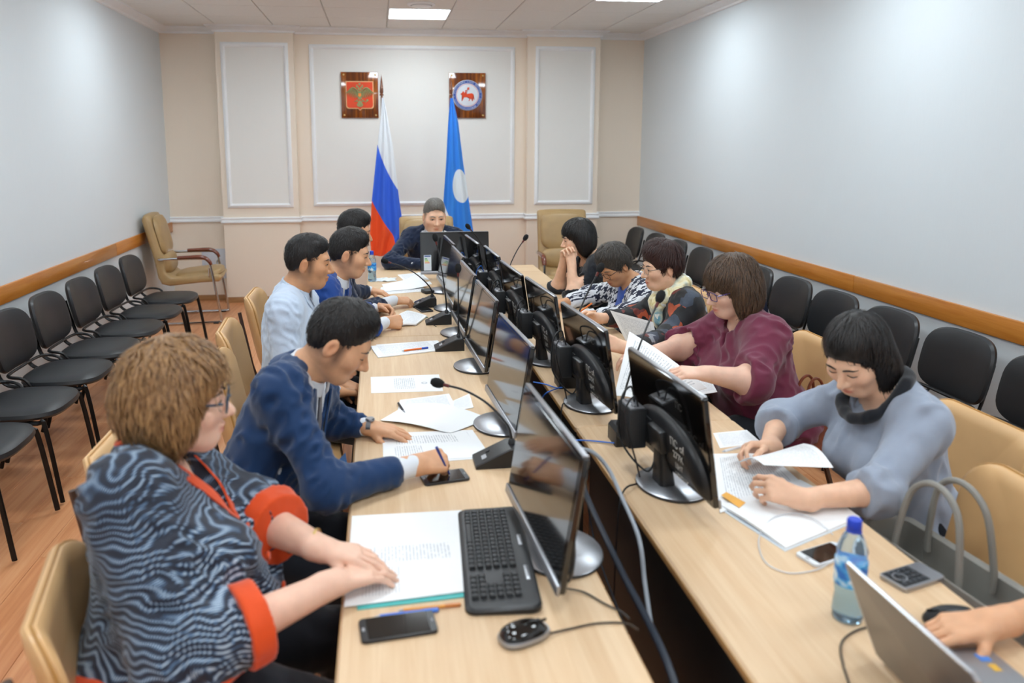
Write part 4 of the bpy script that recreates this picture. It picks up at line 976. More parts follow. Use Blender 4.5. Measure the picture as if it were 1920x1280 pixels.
def crop(top=0.012, front=0.0, nape=0.0, side=0.0, vol=0.0, ll=0.018, lift=0.003, ear=0.0, locks=1500):
    """short cut, ears free"""
    def f(root, hl, RH, hs, Hd, m, seed):
        s = SDF(); E = lambda c, r, k=0.02, op='u': s.ell(hl(*c), np.array(r)*hs, RH, k*hs, op)
        E((0, -0.015, 0.038), (0.0748+side+vol, 0.0940+vol, 0.081+top*0.5+vol)); E((0, 0.010, 0.084+top*0.3), (0.058+vol, 0.066+vol, 0.032+top+vol*0.5), 0.025); E((0, -0.040, -0.006), (0.0610+vol*0.9, 0.056+vol, 0.062), 0.03)
        E((0, 0.116, -0.026+front), (0.125, 0.078, 0.096), 0.008, 's')
        for sd in (-1, 1):
            E((sd*0.085, 0.056, -0.060), (0.050, 0.040, 0.064), 0.008, 's'); E((sd*0.090, -0.006, -0.018), (0.030+vol, 0.022, 0.032), 0.006, 's'); E((sd*0.085, 0.000, -0.088), (0.060, 0.038, 0.052), 0.008, 's')
        E((0, -0.05, -0.148+nape), (0.13, 0.12, 0.070), 0.01, 's')
        hair_mesh(root, s, m, RH, Hd, hs, seed, 0.003, 210, 0.0048, locks=locks, ll=ll, lw=0.0016, lift=lift)
    return f
def bob(length=0.10, vol=0.016, fringe=0.0, back=0.0, part=0.0, amp=0.004, face=0.085, wide=0.0, swing=0.0, freq=120, cover_ear=True, lw=0.0020, lift=0.005, down=0.45):
    """women's cuts from short to jaw length"""
    def f(root, hl, RH, hs, Hd, m, seed):
        s = SDF(); E = lambda c, r, k=0.02, op='u': s.ell(hl(*c), np.array(r)*hs, RH, k*hs, op)
        E((0, -0.018, 0.040), (0.078+vol, 0.098+vol, 0.086+vol)); E((0, -0.045-back, -0.010-length*0.3), (0.076+vol+wide, 0.062+vol, 0.075+length*0.45), 0.04)
        for sd in (-1, 1): E((sd*(0.066+vol*0.6+wide), -0.010+swing, -0.015-length*0.42), (0.024+vol*0.4, 0.050, 0.060+length*0.42), 0.03)
        E((0, 0.108, -0.045-fringe), (0.135, face*0.86, 0.086), 0.012, 's'); E((0, 0.075, -0.13-length*0.3), (0.062, 0.085, 0.09+length*0.3), 0.014, 's')
        if not cover_ear:
            for sd in (-1, 1): E((sd*0.10, 0.004, -0.03), (0.040, 0.030, 0.045), 0.012, 's')
        E((0, -0.02, -0.24-length), (0.2, 0.2, 0.135), 0.012, 's')
        hair_mesh(root, s, m, RH, Hd, hs, seed, amp, freq, locks=1900, ll=0.05+length*0.35, lw=lw, lift=lift, down=down, facez=0.034-fringe)
    return f
# ---------------------------------------------------------------- garments
def cloth_obj(ctx, s, name, m, h=0.0075, wr=0.004, freq=60, label=None, seed=0, rel=2, mats=None, matfn=None):
    vs, fs = s.mesh(h); vs = relax(vs, fs, rel, 0.5)
    if wr:
        n = vnormals(vs, fs); a = Wr(ctx['seed']+seed, freq, 8, (1, 1, 0.8))(vs); b_ = Wr(ctx['seed']+seed+50, freq*0.45, 6)(vs)
        vs = vs+n*((wr*2.2*(0.35-np.abs(a)*1.7)*np.clip(b_*1.6+0.55, 0.1, 1))[:, None])
    me = np_mesh(name, vs, fs); o = put(name, me, mats or m, ctx['root'], label=label)
    if matfn is not None:
        fc = vs[fs].mean(1); me.polygons.foreach_set('material_index', matfn(fc).astype(np.int32)); me.update()
    return o
def wedge(ctx, half, slope, v0, wmin=0.0, top=0.12):
    """V-shaped neck opening in the torso frame"""
    N, X, S, Fw = ctx['N'], ctx['X'], ctx['S'], ctx['Fw']
    def fn(Pt):
        q = Pt-N; u, v, f = q@X, q@S, q@Fw
        return np.maximum(np.maximum((np.abs(u)-(half+slope*(v-v0)))*0.8, (v0-v)), wmin-f)
    return fn, N-0.30, N+0.30
def neckhole(ctx, r, z0, tilt=0.0, front=0.0):
    """round neckline: everything above a tilted disc around the neck"""
    N, X, S, Fw = ctx['N'], ctx['X'], ctx['S'], ctx['Fw']
    def fn(Pt):
        q = Pt-N; u, v, f = q@X, q@S, q@Fw
        return np.maximum(np.sqrt(u*u+(f-front)**2)-r, z0-v-tilt*f)
    return fn, N-0.25, N+0.25
def surf_f(ctx, s, u, v, f0=0.30):
    """distance along the torso's forward axis where field s is met"""
    N, X, S, Fw = ctx['N'], ctx['X'], ctx['S'], ctx['Fw']; t = np.linspace(f0, -0.06, 145).astype(F32)
    d = s.at(N+X*u+S*v+t[:, None]*Fw); k = np.argmax(d < 0); return float(t[k]) if d[k] < 0 else 0.0
def patch(ctx, s, name, m, pts, off=0.004, thick=0.003, label=None, parent=None, n=8):
    """strip laid on field s: pts = list of (u_left, u_right, v) rows from top to bottom"""
    N, X, S, Fw = ctx['N'], ctx['X'], ctx['S'], ctx['Fw']; g = G(); top = []; 
    for ul, ur, v in pts:
        row = []
        for i in range(n+1):
            u = ul+(ur-ul)*i/n; f = surf_f(ctx, s, u, v); row.append((u, v, f))
        top.append(row)
    def P_(u, v, f): return tuple(N+X*u+S*v+Fw*f)
    rs = []
    for row in top:
        rs.append([P_(u, v, f+off) for u, v, f in row]+[P_(u, v, f+off-thick) for u, v, f in row[::-1]])
    g.rings(rs); return put(name, g, m, parent or ctx['root'], label=label, smooth=50)
def trousers(m, name='trousers', shoe=None):
    def f(c):
        s = SDF(); s.ell(c['tp'](0, -0.002, 0.045), np.array([0.178*c['w'], 0.135, 0.125]), c['TM'], 0.05)
        for sd in (-1, 1): c['leg'](s, sd, 0.010)
        cloth_obj(c, s, name, m, 0.0145, 0.004, 50, seed=11)
        for sd in (-1, 1):
            a = c['an'][sd]; t = SDF(); t.cone(a+V3(0, -0.035, -0.045), a+V3(0, 0.14, -0.058), 0.043, 0.034, 0.03); t.ell(a+V3(0, 0, -0.01), (0.04, 0.045, 0.05), None, 0.03)
            N_ = a[2]; t.fun(lambda Pt: Pt[..., 2]-0.002, a-0.3, a+0.3, 0.002, 's')
            cloth_obj(c, t, 'shoe', shoe or M_SHOE, 0.014, 0)
    return f
def skirt(m):
    def f(c):
        s = SDF(); s.ell(c['tp'](0, -0.002, 0.045), np.array([0.182*c['w'], 0.14, 0.13]), c['TM'], 0.05); M3 = (c['kn'][-1]+c['kn'][1])/2
        for sd in (-1, 1): c['leg'](s, sd, 0.012)
        s.cone((c['hipj'][-1]+c['hipj'][1])/2, M3, 0.095, 0.075, 0.06); cloth_obj(c, s, 'trousers', m, 0.011, 0.004, 50, seed=12)
    return f
M_SHOE = mat('black_shoe_leather', '#141313', 0.3, coat=0.2)
def shirt_torso(m, collar=True, inf=0.003, open_v=None, name='shirt', sleeves=False, collar_h=0.036, cuff=True, wr=0.0015, colm=None):
    """shirt under a jacket, or a shirt worn alone when sleeves=True"""
    def f(c):
        s = SDF(); c['torso'](s, inf+0.002); c['traps'](s, inf)
        if sleeves:
            for sd in c['arms']: c['arm'](s, sd, 0.010, 0, c['arms'][sd][3].get('sleeve', 0.93))
        fn, lo, hi = neckhole(c, c['nr']+0.016, 0.006, 0.35, 0.004); s.fun(fn, lo, hi, 0.004, 's')
        if open_v: fn, lo, hi = wedge(c, *open_v); s.fun(fn, lo, hi, 0.004, 's')
        o = cloth_obj(c, s, name, m, 0.0085, wr if not sleeves else 0.005, 70, rel=2, seed=3); c['shirt_sdf'] = s
        if open_v:
            for sd in (-1, 1):
                rows = [(0.030, 0.066, 0.000), (0.022, 0.064, -0.018), (0.020, 0.052, -0.036), (0.026, 0.036, -0.052)]
                patch(c, s, 'collar_flap', colm or m, [(sd*a_, sd*b_, v_) if sd > 0 else (-b_, -a_, v_) for a_, b_, v_ in rows], 0.007, 0.004, n=5)
        if collar:
            N, X, S, Fw = c['N'], c['X'], c['S'], c['Fw']; nr = c['nr']; ax = nrm(c['hl'](0, -0.02, -0.06)-N)
            t = SDF()
            def ring(Pt):
                q = Pt-(N-Fw*0.004); v = q@ax; r_ = q-v[..., None]*ax; f_ = r_@Fw; u_ = r_@X; rho = np.sqrt((r_*r_).sum(-1)); R0 = nr+0.013+0.45*np.maximum(0.035-v, 0)
                d = np.maximum(np.abs(rho-R0)-0.0042, np.maximum(v-(0.052-0.22*np.maximum(f_, 0)), -0.006-v))
                return np.maximum(d, 0.010*1.0-(np.abs(u_)+np.maximum(-f_, 0)*2+0.25*np.maximum(v, 0)*0)) if not open_v else np.maximum(d, 0.024-(np.abs(u_)+np.maximum(-f_, 0)*2))
            t.fun(ring, N-0.12, N+0.14, 0.003); cloth_obj(c, t, 'collar', colm or m, 0.0045, 0, rel=1)
        if cuff and not sleeves:
            for sd in c['arms']:
                A, E_, W_, hd = c['arms'][sd]
                if hd.get('cuff', True):
                    t = SDF(); d = nrm(W_-E_); t.cone(W_-d*0.10, W_-d*0.008, 0.036, 0.033, 0.01)
                    cloth_obj(c, t, 'cuff', m, 0.005, 0.0008, 40, rel=1)
    return f
def jacket(m, v0=-0.30, half=0.016, slope=0.29, lapel=True, tie=None, inf=0.016, wr=0.009, sleeve=0.955, lapelm=None, name='jacket'):
    def f(c):
        s = SDF(); c['torso'](s, inf); c['traps'](s, inf-0.002)
        for sd in c['arms']: c['arm'](s, sd, 0.014, 0, c['arms'][sd][3].get('sleeve', sleeve), 0.04)
        s.ell(c['tp'](0, 0, 0.0), np.array([0.19*c['w'], 0.145, 0.12]), c['TM'], 0.05)
        tt = SDF(); c['torso'](tt, inf); c['traps'](tt, inf-0.002); s2 = SDF(); s2.p = list(s.p)
        fn, lo, hi = wedge(c, half, slope, v0, 0.02); s2.fun(fn, lo, hi, 0.003, 's')
        fn, lo, hi = neckhole(c, c['nr']+0.022, 0.012, 0.30, 0.0); s2.fun(fn, lo, hi, 0.004, 's')
        cloth_obj(c, s2, name, m, 0.0078, wr, 62, rel=2, seed=5)
        N, X, S, Fw = c['N'], c['X'], c['S'], c['Fw']; ax = nrm(c['hl'](0, -0.02, -0.06)-N); t = SDF(); nr = c['nr']
        def jring(Pt):
            q = Pt-(N-Fw*0.006); v_ = q@ax; r_ = q-v_[..., None]*ax; f_ = r_@Fw; rho = np.sqrt((r_*r_).sum(-1)); R0 = nr+0.022+0.55*np.maximum(0.030-v_, 0)
            return np.maximum(np.abs(rho-R0)-0.0055, np.maximum(np.maximum(v_-0.034+0.35*np.maximum(f_, 0), -0.03-v_), f_-0.045))
        t.fun(jring, N-0.13, N+0.13, 0.003)
        if lapel: cloth_obj(c, t, 'jacket_collar', m, 0.005, 0.0, rel=2)
        if lapel:
            for sd in (-1, 1):
                rows = []
                for k in range(9):
                    v = v0+(-0.012-v0)*(1-k/8); e = half+slope*(v-v0); wd = 0.062*min(1, (k+0.3)/2.0)*min(1, (9.0-k)/5.5)
                    rows.append((sd*(e-0.004), sd*(e+max(wd, 0.006)), v) if sd > 0 else (sd*(e+max(wd, 0.006)), sd*(e-0.004), v))
                patch(c, tt, 'lapel', lapelm or m, rows, 0.011, 0.007)
        if tie:
            rows = []
            for k in range(10):
                v = 0.002+(v0-0.05)*k/9; hw = 0.017 if k == 0 else (0.012 if k == 1 else 0.014+0.022*k/9); rows.append((-hw, hw, v))
            patch(c, c['shirt_sdf'], 'tie', tie, rows, 0.007, 0.005, n=6)
    return f

def top(m, neck=(0.075, 0.0, 0.35, 0.0), v=None, inf=0.010, sleeve=0.62, wr=0.006, freq=60, sl_inf=0.014, name='blouse', band=None, flare=0.0, hem=True, h=0.0078, waist=None):
    """pullover or blouse: round neckline (radius, height, tilt, front shift), optional V, sleeves to fraction of the arm"""
    def f(c):
        s = SDF(); c['torso'](s, inf); c['traps'](s, inf-0.003)
        for sd in c['arms']:
            t = c['arms'][sd][3].get('sleeve', sleeve); c['arm'](s, sd, sl_inf, 0, t, 0.04)
            if flare:
                A, E_, W_, hd = c['arms'][sd]; q0 = A+(E_-A)*0.8 if t < 0.5 else E_; q1 = A+(E_-A)*(t*2) if t <= 0.5 else E_+(W_-E_)*(t*2-1); s.cone(q0, q1, 0.05+sl_inf, 0.045+sl_inf+flare, 0.03)
        if hem: s.ell(c['tp'](0, 0, 0.0), np.array([0.185*c['w'], 0.145, 0.12]), c['TM'], 0.05)
        tt = SDF(); c['torso'](tt, inf); c['traps'](tt, inf-0.003); c['top_plain'] = tt; s2 = SDF(); s2.p = list(s.p)
        if neck: fn, lo, hi = neckhole(c, *neck); s2.fun(fn, lo, hi, 0.005, 's')
        if v: fn, lo, hi = wedge(c, *v); s2.fun(fn, lo, hi, 0.004, 's')
        for sd in c['arms']:                                              # flat, open sleeve ends
            A, E_, W_, hd = c['arms'][sd]; t = hd.get('sleeve', sleeve)
            a_, b_, u = (A, E_, t*2) if t <= 0.5 else (E_, W_, t*2-1); e = a_+(b_-a_)*u; d = nrm(b_-a_)
            def cutf(Pt, e=e, d=d):
                q = Pt-e; a1 = q@d; rho = np.sqrt(((q-a1[..., None]*d)**2).sum(-1)); return np.maximum(np.maximum(-a1, a1-0.11), rho-(0.046*c['ar']+sl_inf+flare+0.022))
            s2.fun(cutf, e-0.1, e+0.1, 0.004, 's')
            if band:
                t_ = SDF(); sa = SDF(); c['arm'](sa, sd, sl_inf, 0, min(1.0, t+0.1), 0.04)
                def bandf(Pt, e=e, d=d, L_=band[1], sa=sa):
                    q = Pt-e; a1 = q@d; rho = np.sqrt(((q-a1[..., None]*d)**2).sum(-1)); return np.maximum(np.maximum(np.abs(a1+L_/2-0.003)-L_/2, sa.at(Pt)-0.015), rho-0.115)
                t_.fun(bandf, e-0.12, e+0.12, 0.003); cloth_obj(c, t_, 'sleeve_band', band[0], 0.0055, 0.0015, 60, rel=2)
        cloth_obj(c, s2, name, m, h, wr, freq, rel=2, seed=5)
        if waist:
            wm, v0, hw, off = waist
            t_ = SDF(); Pp, S = c['P'], c['S']; t_.fun(lambda Pt: np.maximum(s.at(Pt)-off, np.abs((Pt-Pp)@S-v0)-hw), Pp-0.35, Pp+V3(0.35, 0.35, 0.35), 0.002)
            cloth_obj(c, t_, 'waist_band', wm, 0.009, 0.0, rel=1)
    return f
def trim_v(m, v0, half, slope, wid=0.03, top_v=-0.005, name='collar_trim'):
    def f(c):
        for sd in (-1, 1):
            rows = []
            for k in range(8):
                v = v0+(top_v-v0)*(1-k/7); e = half+slope*(v-v0)
                rows.append((sd*(e-0.005), sd*(e+wid*(1-0.5*k/7)), v) if sd > 0 else (sd*(e+wid*(1-0.5*k/7)), sd*(e-0.005), v))
            patch(c, c['top_plain'], name, m, rows, 0.006, 0.005)
    return f
def buttons(m, u, vs_, r=0.011):
    def f(c):
        for v in vs_:
            fo = surf_f(c, c['top_plain'], u, v); p = c['N']+c['X']*u+c['S']*v+c['Fw']*(fo+0.004)
            g = G().lathe([(0, 0.004), (r*0.8, 0.004), (r, 0.0), (r*0.8, -0.003), (0, -0.003)], seg=14); q = Vector(c['Fw']).to_track_quat('Z', 'Y').to_matrix().to_4x4()
            put('button', g.xf(Matrix.Translation(Vector([float(x) for x in p])) @ q), m, c['root'])
    return f
def scarf(m, r=0.034, R0=0.085, drop=0.10):
    def f(c):
        s = SDF(); N, X, S, Fw = c['N'], c['X'], c['S'], c['Fw']; pts = []
        for k in range(14):
            a = 2*PI*k/14; fr = math.sin(a); pts.append(N+X*(R0*math.cos(a))+Fw*(R0*0.92*fr+0.01)+S*(0.022-0.030*fr))
        for k in range(14): s.cone(pts[k], pts[(k+1) % 14], r*(1.0+0.18*math.sin(k*2.3)), r*(1.0+0.18*math.sin((k+1)*2.3)), 0.02)
        for k in range(3):
            b_ = N+X*(-0.035+0.035*k)+Fw*(R0+0.015)+S*-0.02; s.cone(b_, b_-S*drop*(0.8+0.25*k)+Fw*0.02, r*0.85, r*0.75, 0.02)
        cloth_obj(c, s, 'scarf', m, 0.005, 0.006, 90, rel=1)
    return f
def cowl(m, r=0.030, R0=0.080):
    def f(c):
        s = SDF(); N, X, S, Fw = c['N'], c['X'], c['S'], c['Fw']; pts = []
        for k in range(28):
            a = 2*PI*k/28; fr = math.sin(a); pts.append(N+X*(R0*(1.0 if fr < 0 else 1.0+0.25*fr)*math.cos(a))+Fw*(R0*0.95*fr+0.012+(0.03 if fr > 0.5 else 0))+S*(0.030-0.065*max(fr, -0.35)))
        for k in range(28):
            s.cone(pts[k], pts[(k+1) % 28], r, r, 0.02)
        cloth_obj(c, s, 'cowl_collar', m, 0.005, 0.003, 60, rel=2)
    return f
def specs(col, metal=0.6, thick=0.0016, w=0.026, h=0.017, full=True):
    """spectacles in head-local space"""
    fm_ = mat('frame_'+col[1:], col, 0.25, metal, var=0.0); k = NT('spectacle_lens'); k.set(Base_Color=(1, 1, 1, 1), Roughness=0.02, Transmission_Weight=1.0, IOR=1.05); lens = k.m
    def f(root, Mh):
        T_ = lambda pts: [tuple(Mh @ Vector(p)) for p in pts]; gl = put('glasses', G().tube(T_([(-0.010, 0.104, 0.004), (0, 0.107, 0.007), (0.010, 0.104, 0.004)]), thick, 6, 4), fm_, root)
        for sd in (-1, 1):
            o = [(sd*0.034+x, 0.1015-0.018*abs(x+sd*0.008)*abs(x+sd*0.008)*30, -0.001+z) for x, z in rrect(w*2, h*2, 0.010, 4)]
            put('rim', G().tube(T_(o+[o[0]]), thick, 6), fm_, gl)
            put('temple', G().tube(T_([(sd*0.058, 0.093, 0.004), (sd*0.070, 0.070, 0.006), (sd*0.0775, 0.020, 0.006), (sd*0.079, -0.008, 0.004), (sd*0.078, -0.024, -0.016)]), [thick*1.5, thick*1.4, thick*1.2, thick, thick], 6, 4), fm_, gl)
            g = G(); n_ = len(o)-1; g.rings([T_(o), T_([(x, y-0.0012, z) for x, y, z in o])]); put('lens', g, lens, gl)
    return f

def collar_ring(m, dR=0.020, lo=-0.030, hi=0.012, front=-0.02, name='collar_trim'):
    """flat collar lying around the neck, open at the front"""
    def f(c):
        N, X, S, Fw = c['N'], c['X'], c['S'], c['Fw']; nr = c['nr']; t = SDF()
        def fn(Pt):
            q = Pt-N; v = q@S; r_ = q-v[..., None]*S; f_ = r_@Fw; rho = np.sqrt((r_*r_).sum(-1)); vv = v+0.25*np.maximum(f_, 0)
            return np.maximum(np.abs(c['top_plain'].at(Pt)-0.004)-0.004, np.maximum(np.abs(rho-(nr+dR+0.016))-0.016, f_-front))
        t.fun(fn, N-0.14, N+0.14, 0.003); cloth_obj(c, t, name, m, 0.005, 0.0, rel=1)
    return f
# ================================================================== the people at the tables
def Wd(px, py, z): return tuple(onz(px, py, z))
NAVY = cloth_mat('navy_suit_wool', '#16365f', 0.75); NAVY2 = cloth_mat('dark_navy_suit_wool', '#1b2740', 0.8); ROYAL = cloth_mat('bright_blue_suit_wool', '#1d4690', 0.7)
DARKT = cloth_mat('dark_trouser_wool', '#14171f', 0.8); WSHIRT = cloth_mat('white_shirt_cotton', '#dfe4ec', 0.7, 0.03); LSHIRT = cloth_mat('pale_blue_shirt_cotton', '#c3d2e6', 0.7, 0.05, bump=0.3)
BLACKT = cloth_mat('black_knit', '#15181f', 0.8); MAROON = cloth_mat('maroon_jersey', '#6d2740', 0.7, 0.08); GREYT = cloth_mat('grey_blue_jersey', '#98a2b3', 0.85, 0.05); TIE = cloth_mat('dark_tie_silk', '#3a3740', 0.45)
ORANGE = cloth_mat('orange_trim_satin', '#e04e18', 0.6, 0.04); COBALT = cloth_mat('cobalt_blouse', '#1f4fae', 0.6)
H_BLACK = hair_mat('black_hair', '#0d0b0b', '#211c1b'); H_DARK = hair_mat('dark_brown_hair', '#1a1210', '#3c2a22'); H_GREY = hair_mat('grey_hair', '#4a4744', '#96918b'); H_AUB = hair_mat('light_brown_hair', '#5a3a20', '#b58a58', (40, 40, 9)); H_SALT = hair_mat('greying_dark_hair', '#191614', '#5d554e'); H_STREAK = hair_mat('streaked_brown_hair', '#16110f', '#6e5138', (70, 70, 4)); H_RED = hair_mat('dark_reddish_hair', '#1d100e', '#4a2a24')
def wavy_mat():
    k = NT('navy_wavy_dash_print'); v = k.coord('Object'); s = k.node('ShaderNodeSeparateXYZ'); k.link(v, s.inputs[0])
    n = k.noise(v, 5.5, 2, 0.5); n2 = k.noise(v, 9, 2)
    ph = k.math('ADD', k.math('MULTIPLY', s.outputs[2], 430.0), k.math('MULTIPLY', n, 70.0)); st = k.math('SINE', ph)
    ph2 = k.math('ADD', k.math('MULTIPLY', k.math('ADD', s.outputs[0], s.outputs[1]), 900.0), k.math('MULTIPLY', n2, 30.0)); da = k.math('SINE', ph2)
    f = k.math('ADD', k.math('MULTIPLY', st, 0.75), k.math('MULTIPLY', da, 0.5)); f = k.math('ADD', f, k.math('MULTIPLY', k.math('SUBTRACT', k.noise(v, 4, 1), 0.5), 1.6))
    k.set(Base_Color=k.ramp(k.math('ADD', k.math('MULTIPLY', f, 0.4), 0.5), [(0.52, lin('#101a2d')), (0.74, lin('#527193')), (1.0, lin('#b9cad9'))]), Roughness=0.7, Sheen_Weight=0.15)
    k.bump(k.noise(v, 22, 3, 0.5, 0.6), 0.3, 0.008); return k.m
def tooth_mat():
    k = NT('navy_white_houndstooth'); v = k.coord('Object', (150, 150, 150), (0, 0, 0.3)); s = k.node('ShaderNodeSeparateXYZ'); k.link(v, s.inputs[0])
    x = k.math('FLOOR', k.math('ADD', k.math('MULTIPLY', k.math('ADD', s.outputs[0], s.outputs[1]), 0.85), 800.0)); y = k.math('FLOOR', k.math('ADD', s.outputs[2], 800.0))
    a = k.math('LESS_THAN', k.math('MODULO', x, 8.0), 4.0); b_ = k.math('LESS_THAN', k.math('MODULO', y, 8.0), 4.0); t = k.math('LESS_THAN', k.math('MODULO', k.math('ADD', x, y), 4.0), 2.0)
    r = k.math('ADD', k.math('MULTIPLY', a, t), k.math('MULTIPLY', b_, k.math('SUBTRACT', 1.0, t)))
    k.set(Base_Color=k.mix(r, lin('#dfe1e6'), lin('#151d38')), Roughness=0.8, Sheen_Weight=0.2); k.bump(k.noise(v, 4.0, 2), 0.2, 0.004); return k.m
def patch_mat():
    k = NT('black_patchwork_print'); v = k.coord('Object', (1, 1, 1), (0.5, 0.3, 0.2)); vo = k.node('ShaderNodeTexVoronoi', _distance='CHEBYCHEV'); k.link(v, vo.inputs['Vector']); vo.inputs['Scale'].default_value = 16
    s = k.node('ShaderNodeSeparateXYZ'); k.link(vo.outputs['Color'], s.inputs[0])
    c = k.ramp(s.outputs[0], [(0.0, lin('#0e1014')), (0.5, lin('#14171d')), (0.62, lin('#3f4a5c')), (0.72, lin('#a9b0ba')), (0.80, lin('#14161c')), (0.88, lin('#7c2e24')), (0.94, lin('#c4552a')), (1.0, lin('#2b3c6e'))], 'CONSTANT')
    k.set(Base_Color=k.mix(k.math('MULTIPLY', k.noise(v, 60, 3), 0.5), c, lin('#0d0f13')), Roughness=0.65, Sheen_Weight=0.1); k.bump(k.noise(v, 26, 3), 0.3, 0.006); return k.m
def scarf_mat():
    k = NT('cream_teal_scarf_print'); v = k.coord('Object', (1, 1, 1), (0.4, 0.2, 0.7)); n = k.noise(v, 11, 3, 0.6, 0.8); n2 = k.noise(v, 17, 2, 0.5, 0.5)
    c = k.ramp(n, [(0.30, lin('#5fa3bd')), (0.40, lin('#c9d3c4')), (0.52, lin('#efe6c2')), (0.62, lin('#d9c98a')), (0.72, lin('#8fa08a'))])
    k.set(Base_Color=k.mix(k.math('GREATER_THAN', n2, 0.62), c, lin('#eef0ea')), Roughness=0.75, Sheen_Weight=0.3); k.bump(n2, 0.3, 0.006); return k.m
PL, PR = -PI/2, PI/2
FLAT = (12, 18, 12); FIST = ((55, 60, 30), (62, 65, 30), (70, 70, 35), (75, 70, 35)); HOLD = ((35, 45, 25), (40, 50, 25), (45, 55, 25), (50, 55, 30)); REST = (25, 32, 20)
# the writing man in the navy suit
person('man in a navy suit and dark tie bent over papers, writing with a pen', (-0.48, 2.30), PL-0.32, (-0.13, 2.37, 1.150), (12, 34, 0), 0.56,
       {1: dict(wrist=Wd(778, 872, 0.80), dir=(0.9, 0.35, -0.05), palm=(0.1, 0.5, -0.8), curl=FIST, thumb=(30, 10, 30), elbow=(-0.16, 2.07, 0.80), scale=1.1, sleeve=0.85),
        -1: dict(wrist=Wd(688, 800, 0.785), dir=(0.92, -0.25, -0.12), palm=(0, 0, -1), curl=FLAT, elbow=(-0.19, 2.62, 0.80), scale=1.08, sleeve=0.85)},
       SKIN_A, crop(0.016, 0.002, 0.030), H_BLACK, [shirt_torso(WSHIRT), jacket(NAVY, tie=TIE), trousers(DARKT)], width=1.10, res=0.0036, neckv=(0, 0.58, 0.8), seed=2, lids=1.0, hs=1.06, fade=(0.16, 0.15, 0.16))
# the woman in the patterned blouse
person('woman with short light-brown hair and glasses in a navy wavy-print blouse with orange trim', (-0.52, 1.66), PL, (-0.470, 1.79, 1.170), (8, 3, 0), 0.57,
       {1: dict(wrist=Wd(628, 1092, 0.80), dir=(0.85, 0.45, -0.08), palm=(0, 0, -1), curl=FLAT, elbow=(-0.40, 1.42, 0.77), sleeve=0.74),
        -1: dict(wrist=Wd(606, 1030, 0.825), dir=(0.95, -0.22, -0.10), palm=(0, 0, -1), curl=(14, 18, 12), elbow=(-0.33, 1.88, 0.82), sleeve=0.70)},
       SKIN_C, bob(0.022, 0.020, 0.004, 0.014, amp=0.007, freq=90, lw=0.0028, lift=0.010, down=0.35, face=0.092), H_AUB,
       [top(wavy_mat(), (0.062, 0.0, 0.3, 0.0), (-0.15, 0.0, 0.55, 0.0) if False else (0.004, 0.55, -0.15, 0.02), 0.014, 0.57, 0.008, 50, 0.026, band=(ORANGE, 0.05), waist=(ORANGE, 0.06, 0.018, 0.004)), collar_ring(ORANGE, 0.004, front=0.05), trim_v(ORANGE, -0.15, 0.004, 0.55, 0.042), buttons(ORANGE, 0.012, (-0.17, -0.24, -0.31, -0.38)), trousers(DARKT)],
       width=1.42, belly=0.115, bust=0.10, female=True, res=0.0036, arm_r=1.30, seed=5, lids=0.5, glasses=specs('#3c4a5c', 0.2, 0.0022), hs=1.04, jaw=1.12, brow=H_DARK)
# the man in the pale shirt
person('man with cropped black hair in a pale blue shirt, looking along the table', (-0.44, 3.38), PL-0.12, (-0.315, 3.42, 1.245), (4, 8, 0), 0.575,
       {1: dict(wrist=(-0.20, 3.30, 0.68), dir=(0.75, 0.5, -0.25), palm=(0, 0, -1), curl=REST, pole=(0.8, -0.6, -0.6), sleeve=0.95),
        -1: dict(wrist=(-0.19, 3.44, 0.68), dir=(0.75, -0.45, -0.25), palm=(0, 0, -1), curl=REST, pole=(-0.8, -0.6, -0.6), sleeve=0.95)},
       SKIN_D, crop(0.004, 0.006, 0.036, -0.0005, ll=0.014, lift=0.002), H_BLACK, [shirt_torso(LSHIRT, sleeves=True, open_v=(0.004, 0.22, -0.09, 0.02), inf=0.010, wr=0.005), trousers(DARKT)], width=1.05, seed=8, lids=0.7, res=0.0042, fade=(0.16, 0.15, 0.16))
# the man in the bright blue suit
person('man with black hair in a bright blue suit, hands clasped over an open notebook', (-0.47, 3.92), PL-0.18, (-0.155, 3.95, 1.205), (6, 14, 0), 0.57,
       {1: dict(wrist=Wd(722, 604, 0.80), dir=(0.9, 0.4, -0.1), palm=(-0.2, 0.7, -0.5), curl=FIST, thumb=(30, 10, 30), elbow=(-0.17, 3.72, 0.80), sleeve=0.85, scale=1.05),
        -1: dict(wrist=Wd(705, 575, 0.80), dir=(0.9, -0.4, -0.1), palm=(-0.2, -0.6, -0.6), curl=HOLD, elbow=(-0.20, 4.22, 0.80), sleeve=0.85, scale=1.05)},
       SKIN_A, crop(0.012, 0.0, 0.026), H_BLACK, [shirt_torso(WSHIRT), jacket(ROYAL), trousers(DARKT)], width=1.06, seed=11, lids=0.75, res=0.0044, neckv=(0, 0.35, 0.9), hs=1.03, fade=(0.16, 0.15, 0.16))
# the man behind him
person('man in a dark suit half hidden behind the bright blue suit, holding a pen', (-0.47, 4.62), PL, (-0.15, 4.62, 1.245), (0, 14, 0), 0.57,
       {1: dict(wrist=Wd(740, 563, 0.80), dir=(0.95, 0.2, -0.1), palm=(0.0, 0.3, -0.9), curl=HOLD, elbow=(-0.16, 4.38, 0.80), sleeve=0.85),
        -1: dict(wrist=Wd(694, 545, 0.80), dir=(0.9, -0.3, -0.1), palm=(0, 0, -1), curl=REST, elbow=(-0.2, 4.9, 0.80), sleeve=0.85)},
       SKIN_A, crop(0.012), H_BLACK, [shirt_torso(WSHIRT), jacket(NAVY2), trousers(DARKT)], width=1.04, seed=14, lids=0.7, res=0.005, neckv=(0, 0.35, 0.9), fade=(0.16, 0.15, 0.16))
